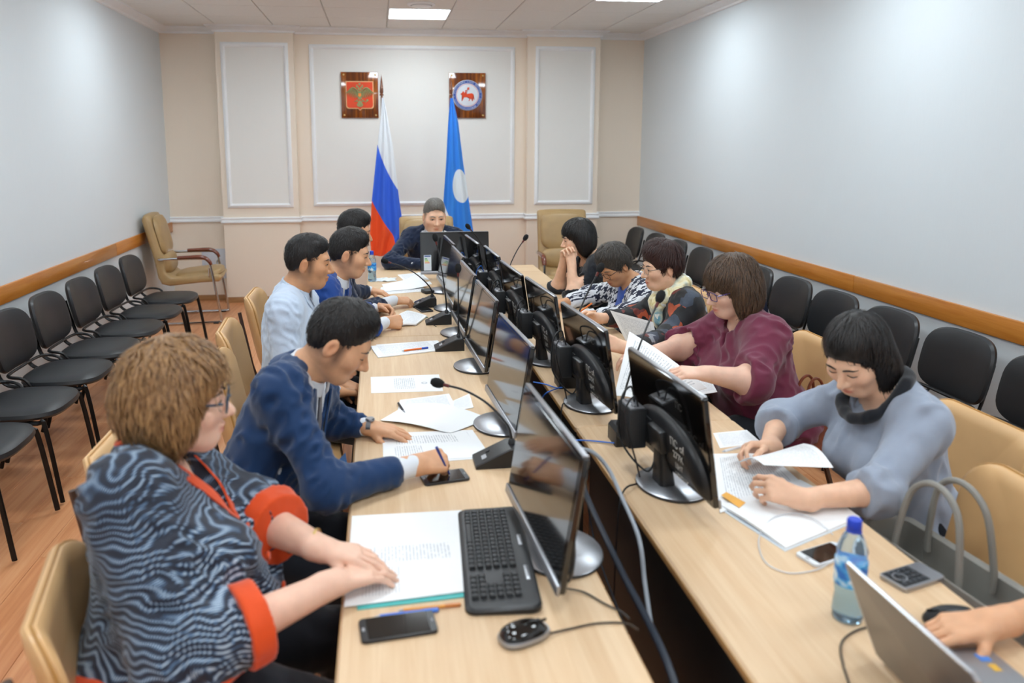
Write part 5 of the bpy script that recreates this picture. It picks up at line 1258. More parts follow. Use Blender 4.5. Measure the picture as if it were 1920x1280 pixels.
# the grey-haired man at the head of the table
person('grey-haired man in a dark navy suit seated at the head of the table', (0.44, 6.66), PI, (0.455, 6.34, 1.165), (8, 12, 0), 0.60,
       {1: dict(wrist=(0.36, 6.10, 0.80), dir=(0.95, -0.15, 0), palm=(0, 0, -1), curl=REST, elbow=(0.08, 6.20, 0.81), sleeve=0.93),
        -1: dict(wrist=(0.54, 6.12, 0.80), dir=(-0.95, -0.2, 0), palm=(0, 0, -1), curl=REST, elbow=(0.82, 6.22, 0.81), sleeve=0.93)},
       SKIN_B, crop(0.012, 0.016, 0.020), H_GREY, [shirt_torso(WSHIRT), jacket(NAVY2, tie=TIE), trousers(DARKT)], width=1.26, seed=17, lids=0.25, res=0.004, neckv=(0, 0.35, 0.9), hs=1.16, jaw=1.12, fade=(0.42, 0.42, 0.44))
# the woman with clasped hands
person('black-haired woman in a black top resting her chin on clasped hands', (1.58, 5.00), PR, (1.320, 5.00, 1.130), (-4, 12, 0), 0.565,
       {-1: dict(wrist=(1.255, 4.88, 0.985), dir=(-0.10, 0.45, 0.85), palm=(0.25, 0.9, -0.3), curl=HOLD, elbow=(1.245, 4.78, 0.795), sleeve=0.52),
        1: dict(wrist=(1.225, 4.96, 0.985), dir=(0.0, -0.40, 0.85), palm=(0.2, -0.9, -0.3), curl=HOLD, elbow=(1.205, 5.04, 0.795), sleeve=0.52)},
       SKIN_B, bob(0.050, 0.012, 0.010, 0.008, amp=0.003, swing=-0.020, face=0.092), H_BLACK, [top(BLACKT, (0.085, -0.01, 0.45, 0.012), None, 0.010, 0.54, 0.005), trousers(DARKT)], width=1.0, bust=0.05, female=True, seed=21, lids=0.6, res=0.0044, neckv=(0, 0.4, 0.9), arm_r=1.05)
# the woman in houndstooth
person('dark-haired woman with glasses in a navy and white houndstooth jacket, writing', (1.64, 4.36), PR, (1.385, 4.36, 1.045), (22, 34, 0), 0.565,
       {-1: dict(wrist=Wd(1108, 592, 0.80), dir=(-0.85, 0.45, -0.1), palm=(0, 0.3, -0.9), curl=FIST, thumb=(30, 10, 30), elbow=(1.38, 4.08, 0.80), sleeve=0.85),
        1: dict(wrist=(1.10, 4.50, 0.79), dir=(-0.95, -0.2, 0), palm=(0, 0, -1), curl=FLAT, elbow=(1.33, 4.66, 0.80), sleeve=0.85)},
       SKIN_D, crop(0.018, -0.010, -0.012, 0.0, 0.010, 0.045, 0.008), H_SALT, [shirt_torso(COBALT, collar=False, cuff=False), jacket(tooth_mat(), lapel=False, v0=-0.20, half=0.02, slope=0.30, inf=0.020, wr=0.006), trousers(DARKT)], width=1.12, bust=0.06, belly=0.03, female=True, seed=24, lids=0.95, res=0.0044, neckv=(0, 0.55, 0.8), glasses=specs('#4a3a34', 0.1, 0.0016), arm_r=1.1)
# the woman with the scarf
person('woman with short dark hair, glasses and a cream printed scarf, holding a sheet', (1.66, 3.72), PR, (1.445, 3.76, 1.130), (4, 8, 0), 0.565,
       {-1: dict(wrist=Wd(1172, 652, 0.86), dir=(-0.9, 0.15, 0.25), palm=(0, 0.8, -0.5), curl=HOLD, elbow=(1.40, 3.52, 0.81), sleeve=0.88),
        1: dict(wrist=(1.14, 3.88, 0.84), dir=(-0.9, -0.2, 0.2), palm=(0, -0.8, -0.4), curl=HOLD, elbow=(1.38, 3.98, 0.81), sleeve=0.88)},
       SKIN_B, crop(0.020, -0.016, -0.014, 0.0, 0.012, 0.050, 0.008), H_RED, [top(patch_mat(), (0.075, 0.0, 0.35, 0.0), None, 0.016, 0.88, 0.006, name='jacket'), scarf(scarf_mat()), trousers(DARKT)], width=1.08, bust=0.05, female=True, seed=27, lids=0.7, res=0.0044, glasses=specs('#9a9690', 0.8, 0.0012))
# the woman in maroon
person('woman with streaked brown bob and glasses in a maroon top, turning a page', (1.70, 3.02), PR, (1.485, 3.06, 1.150), (6, 16, 0), 0.57,
       {-1: dict(wrist=Wd(1322, 700, 0.885), dir=(-0.95, 0.12, 0.05), palm=(0, 0.25, -0.95), curl=(22, 30, 18), elbow=(1.42, 2.72, 0.845), sleeve=0.58, scale=1.05),
        1: dict(wrist=(1.16, 3.16, 0.84), dir=(-0.95, -0.1, 0), palm=(0, 0, -1), curl=REST, elbow=(1.38, 3.32, 0.82), sleeve=0.52)},
       SKIN_C, bob(0.075, 0.018, 0.030, 0.006, amp=0.004, wide=0.004), H_STREAK, [top(MAROON, (0.078, 0.002, 0.40, 0.008), (0.004, 0.22, -0.075, 0.02), 0.014, 0.53, 0.008, 48, 0.022), trousers(DARKT)], width=1.38, belly=0.07, bust=0.075, female=True, seed=31, lids=0.9, res=0.0042, arm_r=1.30, glasses=specs('#5a4a78', 0.1, 0.0020), hs=1.03, jaw=1.1)
# the woman in grey
person('black-haired woman in a grey-blue top with a black cowl collar, leafing through papers', (1.66, 2.10), PR, (1.440, 2.11, 1.120), (26, 34, 0), 0.565,
       {-1: dict(wrist=Wd(1500, 935, 0.80), dir=(-0.85, 0.35, 0.25), palm=(0, 0.7, -0.6), curl=HOLD, elbow=(1.36, 1.86, 0.80), sleeve=0.60),
        1: dict(wrist=Wd(1440, 838, 0.80), dir=(-0.9, -0.15, 0.1), palm=(0, -0.6, -0.7), curl=HOLD, elbow=(1.38, 2.42, 0.80), sleeve=0.68)},
       SKIN_B, bob(0.125, 0.006, -0.016, 0.0, amp=0.002, face=0.090, swing=-0.012, lw=0.0018, lift=0.003, down=0.75), H_BLACK, [top(GREYT, (0.085, -0.005, 0.45, 0.012), None, 0.016, 0.62, 0.010, 45, 0.013, flare=0.010), cowl(BLACKT, 0.014, 0.088), trousers(DARKT)], width=1.0, bust=0.05, female=True, seed=35, lids=0.95, res=0.0038, neckv=(0, 0.5, 0.85))
# the laptop user, all but a hand beyond the picture's edge
person('person at the open laptop, one hand on a black mouse', (1.86, 1.16), PR, (1.74, 1.14, 1.22), (0, 12, 0), 0.57,
       {1: dict(wrist=Wd(1862, 1168, 0.795), dir=(-0.97, 0.10, -0.12), palm=(0, 0, -1), curl=((8, 30, 18), (10, 26, 16), (20, 34, 20), (26, 36, 22)), elbow=(1.62, 1.36, 0.80), sleeve=0.45, scale=1.05, thumb=(48, 20, 10)),
        -1: dict(wrist=(1.42, 1.02, 0.80), dir=(-0.95, 0.1, 0), palm=(0, 0, -1), curl=REST, elbow=(1.62, 0.90, 0.80), sleeve=0.45)},
       SKIN_A, crop(0.012), H_BLACK, [top(BLACKT, sleeve=0.45), trousers(DARKT)], seed=41, res=0.0045)
# their chairs
CH = [(-0.42, 1.58, PL+0.22, 'the woman in the patterned blouse'), (-0.56, 2.32, PL, 'the writing man in the navy suit'), (-0.42, 3.22, PL+0.1, 'the man in the pale shirt'), (-0.50, 3.80, PL+0.06, 'the man in the bright blue suit'), (-0.50, 4.62, PL, 'the half-hidden man in the dark suit'),
      (1.62, 5.02, PR, 'the woman with clasped hands'), (1.66, 4.34, PR, 'the woman in houndstooth'), (1.68, 3.74, PR, 'the woman with the scarf'), (1.72, 3.15, PR, 'the woman in maroon'), (1.68, 2.16, PR, 'the woman in grey')]
for x, y, rz, who in CH: put_shell(x, y, rz, 'tan upholstered meeting chair under '+who)
put_shell(1.41, 1.66, PR-0.05, 'tan upholstered meeting chair with a grey tote bag on its seat')
put_shell(1.90, 1.10, PR, 'tan upholstered meeting chair under the person at the laptop')
# ================================================================== things on the tables
def paper_mat(name, kind):
    k = NT(name); tc = k.node('ShaderNodeTexCoord'); s = k.node('ShaderNodeSeparateXYZ'); k.link(tc.outputs['UV'], s.inputs[0]); U, V = s.outputs[0], s.outputs[1]
    white = lin('#f4f6f8'); ink = lin('#9aa1aa')
    def band(x, a, b): return k.math('MULTIPLY', k.math('GREATER_THAN', x, a), k.math('LESS_THAN', x, b))
    def block(u0, u1, v0, v1, rows, dens, swap=False):
        a, b = (V, U) if swap else (U, V)
        line = k.math('LESS_THAN', k.math('FRACT', k.math('MULTIPLY', b, rows)), 0.42)
        cb = k.node('ShaderNodeCombineXYZ'); k.link(k.math('MULTIPLY', a, dens), cb.inputs[0]); k.link(k.math('MULTIPLY', k.math('FLOOR', k.math('MULTIPLY', b, rows)), 3.7), cb.inputs[1])
        w = k.math('GREATER_THAN', k.noise(cb.outputs[0], 1.0, 2), 0.44)
        return k.math('MULTIPLY', k.math('MULTIPLY', line, w), k.math('MULTIPLY', band(a, u0, u1), band(b, v0, v1)))
    if kind == 'text': f = block(0.10, 0.92, 0.08, 0.92, 34, 60)
    elif kind == 'turned': f = block(0.10, 0.92, 0.08, 0.92, 30, 55, True)
    elif kind == 'half': f = k.math('ADD', block(0.10, 0.55, 0.12, 0.42, 40, 60, True), block(0.62, 0.92, 0.15, 0.85, 34, 40, True), clamp=True)
    elif kind == 'card':
        f = block(0.18, 0.85, 0.32, 0.62, 36, 46, True)
        du = k.math('SUBTRACT', U, 0.76); dv = k.math('SUBTRACT', V, 0.5); r = k.math('SQRT', k.math('ADD', k.math('MULTIPLY', du, du), k.math('MULTIPLY', k.math('MULTIPLY', dv, dv), 0.5)))
        f = k.math('ADD', f, k.math('MULTIPLY', k.math('LESS_THAN', r, 0.045), k.math('GREATER_THAN', r, 0.02)), clamp=True)
    else: f = None
    k.set(Base_Color=k.mix(k.math('MULTIPLY', f, 0.55), white, ink) if f else white, Roughness=0.7, Specular_IOR_Level=0.25); MATS[name] = k.m; return k.m
PM = {q: paper_mat('paper_'+q, q) for q in ('blank', 'text', 'turned', 'half', 'card')}
def sheet(name, C4, m, label=None, cat='paper', thick=0.0008, lift=None, n=8, group=None, parent=None, root=True):
    """C4: world corners, in order far-left, far-right, near-right, near-left"""
    A, B, C_, D = [Vector(c) for c in C4]; org = (A+B+C_+D)/4; org.z = min(p.z for p in (A, B, C_, D))
    g = G(); rs = []
    for j in range(n+1):
        v = j/n; row = []
        for i in range(n+1):
            u = i/n; p = (A*(1-u)+B*u)*(1-v)+(D*(1-u)+C_*u)*v-org
            if lift: p = p+Vector((0, 0, lift(u, v)))
            row.append(p)
        rs.append([(p.x, p.y, p.z+thick) for p in row]+[(p.x, p.y, p.z) for p in row[::-1]])
    g.rings(rs); me = g.mesh(name, 40); uvl = me.uv_layers.new(name='UVMap'); w = 2*(n+1); uv = []
    for lp in me.loops:
        j, i = divmod(lp.vertex_index, w); i = i if i <= n else w-1-i; uv += [i/n, 1-j/n]
    uvl.data.foreach_set('uv', uv); return put(name, me, m, parent, org, label=label, cat=cat, group=group)
def TT(pts, z=TZ): return [T(x, y, z) for x, y in pts]
def pen(px0, px1, col, tip, label, z=TZ+0.005, z1=None, r=0.0045, name='pen'):
    a = T(*px0, z); b = T(*px1, z1 if z1 is not None else z); d = (b-a).normalized(); t = thing(name, label, 'pen', (a.x, a.y, min(a.z, b.z)-r))
    o = Vector((a.x, a.y, min(a.z, b.z)-r)); L = 0.14; a = (a+b)/2-d*L/2-o; b = a+d*L
    put('barrel', G().tube([a+d*0.012, b-d*0.035], r, 10), mat('pen_'+col[1:], col, 0.35), t); put('cap', G().tube([b-d*0.036, b-d*0.03, b-d*0.002, b], [r, r*1.15, r*1.1, r*0.6], 10), mat('pen_'+tip[1:], tip, 0.3), t)
    put('nib', G().tube([a, a+d*0.012], [0.0008, r*0.9], 10), mat('pen_nib', '#b9bcc2', 0.3, 0.7), t); return t
def phone(C4, col, label, z=TZ):
    A, B, C_, D = TT(C4, z); c = (A+B+C_+D)/4; ex = ((B-A)+(C_-D))/2; ey = ((A-D)+(B-C_))/2; L, Wd_ = (ex.length, ey.length); rz = math.atan2(ex.y, ex.x)
    if L < Wd_: L, Wd_ = Wd_, L; rz = math.atan2(ey.y, ey.x)
    L = min(max(L, 0.135), 0.16); Wd_ = min(max(Wd_, 0.066), 0.078)
    t = thing('phone', label, 'phone', (c.x, c.y, z), rz)
    put('body', G().slab(rrect(L, Wd_, 0.010, 4), [(0.001, 0), (0, 0.001), (0, 0.007), (0.001, 0.008)]), mat('phone_'+col[1:], col, 0.3), t)
    put('display', G().slab(rrect(L-0.030, Wd_-0.007, 0.002, 2), [(0, 0.0078), (0, 0.0084)]), M_GLOSS, t); put('earpiece', G().box((L/2-0.007, 0, 0.0083), (0.0015, 0.010, 0.0006)), M_SILVER, t); put('home_button', G().box((-L/2+0.007, 0, 0.0083), (0.006, 0.011, 0.0006), 0.0002), M_SILVER, t); return t
# --- the woman in the patterned blouse
sheet('folder', TT([(664, 1058), (882, 1038), (872, 1120), (670, 1144)]), mat('teal_card', '#4fb7b4', 0.5), 'thin teal folder under the printed pages by the folded hands', 'folder', 0.003)
sheet('paper_sheet', TT([(660, 968), (866, 957), (884, 1048), (653, 1062)], TZ+0.003), PM['blank'], 'white page under the printed one, beside the black keyboard', thick=0.002)
sheet('paper_sheet', TT([(656, 1022), (874, 1008), (897, 1106), (645, 1138)], TZ+0.005), PM['half'], 'printed white page lying by the folded hands of the woman in the patterned blouse', thick=0.002)
phone([(670, 1165), (812, 1147), (823, 1187), (677, 1212)], '#1b1c1f', 'black phone beside the orange pencil at the table edge')
pen((762, 1143), (848, 1134), '#e0952f', '#c9772a', 'orange pencil between the printed page and a black phone', name='pencil', r=0.0038)
pen((733, 1153), (792, 1146), '#3b74d8', '#3b74d8', 'blue pen lying against a black phone')
kc = TT([(874, 970), (956, 955), (1017, 1127), (869, 1176)]); kb_c = sum(kc, Vector())/4; kdir = ((kc[3]-kc[0])+(kc[2]-kc[1])).normalized(); krz = math.atan2(kdir.y, kdir.x)
kb = thing('keyboard', 'black full-size keyboard beside the printed pages', 'keyboard', (kb_c.x, kb_c.y, TZ), krz)
KL, KW = 0.47, 0.168
def kfn(p): return (p[0], p[1], p[2]*(0.62+0.38*(p[1]+KW/2)/KW))
put('case', G().slab([(x, y+0.012*(1-(x/0.23)**2)*(1 if y > 0 else 0)) for x, y in rrect(KL, KW, 0.022, 5)], [(0.003, 0), (0, 0.004), (0, 0.014), (0.004, 0.019), (0.010, 0.020)], fn=kfn), M_BLKPL, kb)
keyM = mat('key_black', '#1d1f22', 0.45); kcap = G().slab(rrect(0.0165, 0.0165, 0.002, 2), [(0, 0), (0.0005, 0.004), (0.002, 0.0075), (0.004, 0.008)]).mesh('key', 30); kcap.materials.append(keyM)
wide = G().slab(rrect(0.095, 0.0165, 0.002, 2), [(0, 0), (0.0005, 0.004), (0.002, 0.0075), (0.004, 0.008)]).mesh('key', 30); wide.materials.append(keyM)
for r_i in range(6):
    y = -0.060+0.0192*r_i; z = 0.0195*(0.62+0.38*(y+KW/2)/KW)
    for c_i in range(21):
        x = -0.204+0.0192*c_i
        if c_i == 15 or c_i == 18.5: continue
        if r_i == 0 and 4 <= c_i <= 8:
            if c_i == 6: put('key', wide, keyM, kb, (x, y, z))
            continue
        if r_i in (2, 3) and 15 < c_i < 18: continue
        put('key', kcap, keyM, kb, (x+(0.006 if c_i > 15 else 0), y, z))
put('media_keys', G().box((0.10, 0.066, 0.019), (0.06, 0.010, 0.003), 0.001).box((-0.05, 0.066, 0.019), (0.05, 0.010, 0.003), 0.001), M_SILVER, kb)
def mouse(px, rz, label, silver=True):
    c = T(*px); t = thing('computer_mouse', label, 'mouse', (c.x, c.y, TZ), rz); o = superell(0.062, 0.112, 2.6, 30)
    put('shell', G().slab(o, [(0.002, 0.0), (0, 0.004), (0.0, 0.012), (0.005, 0.024), (0.014, 0.033), (0.024, 0.037)], fn=lambda p: (p[0]*(1-0.10*(p[1]/0.056)), p[1], p[2]*(1-0.35*max(0, (p[1]-0.005)/0.05)**1.5))), M_GLOSS if silver else M_BLKPL, t, smooth=60)
    if silver:
        put('side_band', G().slab(superell(0.0645, 0.1145, 2.6, 30), [(0.002, 0.003), (0, 0.006), (0, 0.011), (0.002, 0.015)], fn=lambda p: (p[0]*(1-0.10*(p[1]/0.056)), p[1], p[2])), M_SILVER, t)
    put('wheel', G().lathe([(0.0, -0.004), (0.010, -0.004), (0.010, 0.004), (0, 0.004)], (0, 0.032, 0.024), 14, axis='x'), M_DKPL, t); put('button_split', G().box((0, 0.034, 0.0285), (0.0012, 0.036, 0.006)), M_BLK, t); return t
mouse((983, 1196), R_(-72), 'black and silver mouse beside the black keyboard')
def cord(path, r, col, label, name='cable', group=None, sm=8, rough=0.45, seg=8):
    P0 = Vector(path[0]); lo = Vector((P0.x, P0.y, min(p[2] for p in path)))
    return put(name, G().tube([Vector(p)-lo for p in path], r, seg, sm), mat('cord_'+col[1:], col, rough), None, lo, label=label, cat='cable', group=group)
cord([T(1026, 1188, .757), T(1070, 1178, .754), T(1120, 1168, .754), T(1172, 1168, .754), onx(1196, 1180, .515)], 0.0022, '#3b332c', 'thin dark cable running from the black and silver mouse to the table edge')
cord([T(1062, 1103, .76), T(1095, 1110, .754), T(1135, 1132, .754), T(1164, 1146, .754), onx(1180, 1160, .515)], 0.0022, '#2b2724', 'thin dark cable from behind the keyboard-side screen to the table edge')
# --- the writing man
sheet('paper_sheet', TT([(750, 750), (842, 738), (858, 768), (742, 784)]), PM['text'], 'printed page with a black pen across it, beyond the writing man', thick=0.001)
sheet('paper_sheet', TT([(848, 752), (880, 738), (888, 764), (846, 772)], TZ+0.001), PM['text'], 'printed page tucked beside a monitor foot, beyond the writing man', thick=0.001)
sheet('paper_sheet', TT([(713, 788), (766, 757), (922, 783), (845, 812)], TZ+0.004), PM['blank'], 'bent-open white page lying over the pile before the writing man', thick=0.001, lift=lambda u, v: 0.022*math.sin(PI*min(1, v*1.1))*(0.4+0.6*u))
sheet('paper_sheet', TT([(728, 812), (886, 806), (922, 858), (735, 872)], TZ+0.0005), PM['text'], 'lower printed page sticking out under the sheet being written on', thick=0.001)
sheet('paper_sheet', TT([(717, 816), (874, 810), (911, 856), (719, 868)], TZ+0.002), PM['half'], 'printed sheet the man in the navy suit is writing on', thick=0.001)
pen((746, 754), (760, 776), '#1c1d20', '#9a9da3', 'black pen lying on a printed page', TZ+0.008)
phone([(787, 892), (872, 880), (878, 902), (796, 913)], '#22252b', 'black phone lying under the writing hand')
a = T(822, 846, 0.845); pb = thing('pen', 'blue pen held in the fist of the writing man', 'pen', (a.x, a.y, 0.76)); put('barrel', G().tube([(0.035, 0.02, 0.002), (0.0, 0.0, 0.085), (-0.006, -0.004, 0.10)], [0.002, 0.0045, 0.0045], 10), mat('pen_navy', '#2a3f8f', 0.3), pb)
put('nib', G().tube([(0.036, 0.0205, 0.0), (0.034, 0.0195, 0.006)], [0.0006, 0.002], 8), M_SILVER, pb)
bf = sheet('folder', [Vector((-0.16, 2.52, 0.68)), Vector((-0.13, 2.50, 0.72)), Vector((-0.115, 2.36, 0.715)), Vector((-0.16, 2.36, 0.67))], mat('bright_blue_card', '#2f8fe0', 0.35), 'bright blue folder in the lap of the writing man', 'folder', 0.006)
wc = T(694, 799, 0.79); wt = thing('wristwatch', 'steel wristwatch on the left wrist of the writing man', 'watch', wc)
put('strap', G().rings([[(0.012*s_, 0.030*math.cos(2*PI*k/24), 0.026*math.sin(2*PI*k/24)) for k in range(24)] for s_ in (-0.7, -0.6, 0.6, 0.7)], cap0=False, cap1=False), mat('steel_bracelet', '#8d9095', 0.3, 0.8), wt); put('dial', G().lathe([(0, 0.031), (0.014, 0.031), (0.016, 0.027), (0.016, 0.022)], seg=20), M_SILVER, wt)
wt.rotation_euler = (0, 0, R_(-15))
# --- further up the left table
sheet('invitation_card', TT([(695, 707), (823, 702), (831, 733), (696, 737)]), PM['card'], 'white printed card with an emblem, lying apart on the table', 'card', 0.0012)
sheet('paper_sheet', TT([(705, 646), (820, 638), (838, 655), (722, 668)]), PM['text'], 'printed page under the stack with the orange pen', thick=0.001)
sheet('paper_stack', TT([(694, 650), (808, 640), (831, 657), (709, 671)], TZ+0.001), PM['text'], 'small stack of printed pages with an orange pen on top', 'paper', 0.005)
pen((750, 658), (806, 651), '#e8722a', '#3557c0', 'orange pen with a blue cap on a stack of pages', TZ+0.011)
nb = thing('notebook', 'open white notebook under the clasped hands of the man in bright blue', 'notebook', T(768, 600)); c0 = T(768, 600)
for q, (pts, zz) in enumerate(((((734, 600), (764, 584), (780, 590), (750, 611)), 0.004), (((764, 584), (800, 594), (780, 610), (750, 611)), 0.004))):
    sh = sheet('page_block', [p-c0 for p in TT(pts, TZ+zz)], PM['text'], None, None, 0.008, lambda u, v: 0.004*math.sin(PI*u), parent=nb)
sheet('cover', [p-c0 for p in TT([(732, 602), (764, 582), (803, 595), (745, 614)], TZ)], mat('green_cover', '#2f5a4c', 0.5), None, None, 0.003, parent=nb)
put('ribbon', G().tube([T(800, 600, .757)-c0, T(808, 606, .753)-c0, T(818, 612, .752)-c0], 0.002, 6, 4), mat('ribbon_black', '#1b1b1d', 0.6), nb)
phone([(772, 578), (800, 573), (816, 583), (788, 588)], '#26292e', 'black phone between the open notebook and a monitor foot')
sheet('paper_sheet', TT([(714, 539), (783, 527), (799, 546), (711, 553)]), PM['text'], 'white page under the hand of the half-hidden man', thick=0.002, lift=lambda u, v: 0.02*max(0, u-0.6)*(1-v))
sheet('paper_sheet', TT([(716, 533), (786, 520), (801, 540), (722, 546)], TZ+0.004), PM['blank'], 'curled white page on the pile near the water bottle', thick=0.001, lift=lambda u, v: 0.12*max(0, u-0.55)**1.3*(1-v*0.6))
sheet('paper_sheet', TT([(745, 515), (789, 511), (805, 524), (760, 528)]), PM['text'], 'white page in front of the grey-haired man', thick=0.001)
sheet('note_card', TT([(795, 530), (806, 528), (810, 533), (798, 535)]), PM['blank'], 'small white card beside the foot of a screen', 'card', 0.004)
pen((778, 566), (792, 560), '#27357a', '#27357a', 'blue pen in the fingers of the half-hidden man', TZ+0.02)
bx = T(802, 549); put('card_reader', G().box((0, 0, 0.012), (0.07, 0.09, 0.024), 0.006), M_DKPL, None, (bx.x, bx.y, TZ), (0, 0, 0.3), 'small black card reader on the table beside a screen', 'card reader')
# crumpled napkin by the bottle
nk = T(722, 525); g = G(); rn = Wr(77, 45, 8)
def nf(u, v):
    x, y = (u-0.5)*0.16, (v-0.5)*0.13; z = 0.012+0.02*float(rn(np.array([[x*2, y*2, 0.0]]))[0]); return (x+0.01*math.sin(v*9), y+0.01*math.sin(u*8), max(0.001, z*(1.2-abs(u-0.5)-abs(v-0.5))))
g.grid(22, 18, nf); put('napkin', g, mat('white_tissue', '#e3ebf0', 0.8), None, (nk.x, nk.y, TZ), label='crumpled white napkin beside the water bottle', cat='napkin', smooth=60)
# --- bottles
def water_mat(name, col, tr):
    k = NT(name); k.set(Base_Color=lin(col), Roughness=0.05, Transmission_Weight=tr, IOR=1.25, Specular_IOR_Level=0.4); return k.m
M_PET = water_mat('clear_blue_plastic', '#d6ecf8', 0.9); M_CAP = mat('blue_cap', '#2346c8', 0.35); 
def label_mat():
    k = NT('bottle_label_print'); v = k.coord('Object', (1, 1, 1)); n = k.noise(v, 28, 2, 0.5, 0.6); s = k.node('ShaderNodeSeparateXYZ'); k.link(v, s.inputs[0])
    c = k.ramp(n, [(0.38, lin('#e6f2fa')), (0.47, lin('#56b6ea')), (0.58, lin('#1f6fc8'))]); k.set(Base_Color=c, Roughness=0.35); return k.m
M_BLAB = label_mat()
def bottle(c, label, red=False):
    t = thing('water_bottle', label, 'bottle', (c.x, c.y, TZ))
    put('bottle_body', G().lathe([(0.0, 0.004), (0.022, 0.0), (0.030, 0.004), (0.032, 0.018), (0.030, 0.045), (0.0285, 0.060), (0.0315, 0.080), (0.0315, 0.135), (0.029, 0.150), (0.031, 0.160), (0.0235, 0.182), (0.0145, 0.200), (0.0128, 0.208)], seg=28), M_PET, t, smooth=60)
    put('water', G().lathe([(0.0, 0.006), (0.021, 0.003), (0.0285, 0.006), (0.0305, 0.018), (0.0285, 0.045), (0.027, 0.060), (0.030, 0.080), (0.030, 0.120), (0.0, 0.120)], seg=28), water_mat('drinking_water', '#cfe6f5', 0.92), t, smooth=60)
    put('bottle_label', G().lathe([(0.0322, 0.084), (0.0326, 0.086), (0.0326, 0.136), (0.0322, 0.138)], seg=28), M_BLAB, t)
    cp = put('cap', G().lathe([(0.0, 0.228), (0.013, 0.228), (0.0148, 0.225), (0.0148, 0.208), (0.0135, 0.206), (0.0, 0.206)], seg=24), M_CAP, t)
    put('neck_ring', G().lathe([(0.0150, 0.200), (0.0155, 0.201), (0.0155, 0.204), (0.0150, 0.205)], seg=24), M_CAP, t); return t
bottle(T(698, 527), 'blue-capped water bottle beside the crumpled napkin'); bottle(T(1588, 1158), 'blue-capped water bottle beside the laptop')
# --- right table
PGA = TT([(1338, 852), (1440, 850), (1502, 905), (1350, 962)], TZ+0.002); PGB = TT([(1352, 950), (1500, 902), (1612, 972), (1473, 1030)], TZ+0.002)
fo = thing('folder', 'open white folder of printed pages under the hands of the woman in grey', 'folder', T(1450, 940)); c0 = T(1450, 940)
sheet('cover', [p-c0 for p in TT([(1346, 952), (1500, 900), (1616, 974), (1472, 1034)])], mat('pale_card', '#dfe9f2', 0.5), None, None, 0.002, parent=fo)
sheet('page_block', [p-c0 for p in PGB], PM['blank'], None, None, 0.006, lambda u, v: 0.006*math.sin(PI*v), parent=fo)
sheet('page_block', [p-c0 for p in PGA], PM['turned'], None, None, 0.003, parent=fo)
sheet('highlight', [p-c0 for p in TT([(1352, 928), (1362, 922), (1398, 942), (1386, 952)], TZ+0.012)], mat('orange_marker_ink', '#f0b04a', 0.6), None, None, 0.0004, parent=fo)
sheet('paper_sheet', TT([(1337, 812), (1400, 806), (1428, 830), (1350, 840)]), PM['text'], 'printed page beside the right hand of the woman in grey', thick=0.001)
sheet('paper_sheet', [T(1382, 868, .80), T(1506, 838, .80), T(1562, 884, .815), T(1432, 872, .83)], PM['text'], 'curling printed page lifted between the hands of the woman in grey', thick=0.0008, lift=lambda u, v: 0.02*math.sin(PI*v)+0.012*u)
pen((1356, 846), (1410, 832), '#e2e6ea', '#c3c8ce', 'white pen in the hand of the woman in grey', TZ+0.045)
phone([(1512, 1041), (1562, 1026), (1582, 1041), (1530, 1058)], '#dfe3e8', 'white phone charging beside the water bottle')
cord([T(1562, 1002, .758), T(1530, 975, .768), T(1490, 962, .768), T(1450, 970, .766), T(1426, 1000, .757), T(1424, 1030, .753), T(1440, 1058, .753), T(1480, 1074, .753), T(1530, 1068, .753), T(1560, 1052, .757)], 0.0016, '#d5d8dc', 'thin white charging cable looping over the open folder')
cl = TT([(1652, 1088), (1736, 1062), (1760, 1078), (1688, 1116)]); cc = sum(cl, Vector())/4; ex = (cl[1]-cl[0]); crz = math.atan2(ex.y, ex.x)
ct = thing('calculator', 'silver and dark pocket calculator near the laptop', 'calculator', (cc.x, cc.y, TZ), crz)
put('case', G().slab(rrect(0.135, 0.072, 0.010, 4), [(0.001, 0), (0, 0.002), (0, 0.010), (0.002, 0.012)]), M_SILVER, ct); put('key_field', G().box((-0.020, 0, 0.0122), (0.085, 0.060, 0.0016), 0.0005), M_DKPL, ct)
bt = G().box((0, 0, 0), (0.011, 0.008, 0.003), 0.001).mesh('button', 30)
for i in range(5):
    for j in range(4): put('button', bt, mat('calc_key', '#3b3f45', 0.4), ct, (-0.052+0.0155*i, -0.021+0.014*j, 0.0142))
put('dial_ring', ringm(0.014, 0.017, 0, 0.002).xf(Matrix.Rotation(PI/2, 4, 'X')), M_SILVER, ct, (-0.042, 0, 0.0145))
mouse((1782, 1168), R_(80), 'black mouse under the hand of the person at the laptop', False)
# laptop
lt = thing('laptop', 'grey laptop standing open at the end of the table', 'laptop', (0.965, 1.10, TZ), PI/2)       # local -y = world +x
put('base', G().slab(rrect(0.325, 0.225, 0.012, 4, 0, -0.1125), [(0.002, 0), (0, 0.003), (0, 0.014), (0.002, 0.016)]), M_SILVER, lt)
put('keyboard_deck', G().box((0, -0.078, 0.0162), (0.285, 0.105, 0.0012)), M_BLKPL, lt); put('trackpad', G().box((0, -0.178, 0.0162), (0.095, 0.055, 0.001)), M_DKPL, lt)
lk = G().slab(rrect(0.0165, 0.0165, 0.002, 2), [(0, 0), (0.001, 0.0022)]).mesh('key', 30)
for j in range(5):
    for i in range(14): put('key', lk, keyM, lt, (-0.1295+0.0199*i, -0.038-0.0199*j, 0.0166))
put('sticker', G().box((0.13, -0.19, 0.0162), (0.022, 0.022, 0.0008)), mat('blue_sticker', '#3f7fd0', 0.4), lt); put('sticker', G().box((0.10, -0.19, 0.0162), (0.02, 0.016, 0.0008)), mat('gold_sticker', '#d8a93a', 0.4), lt)
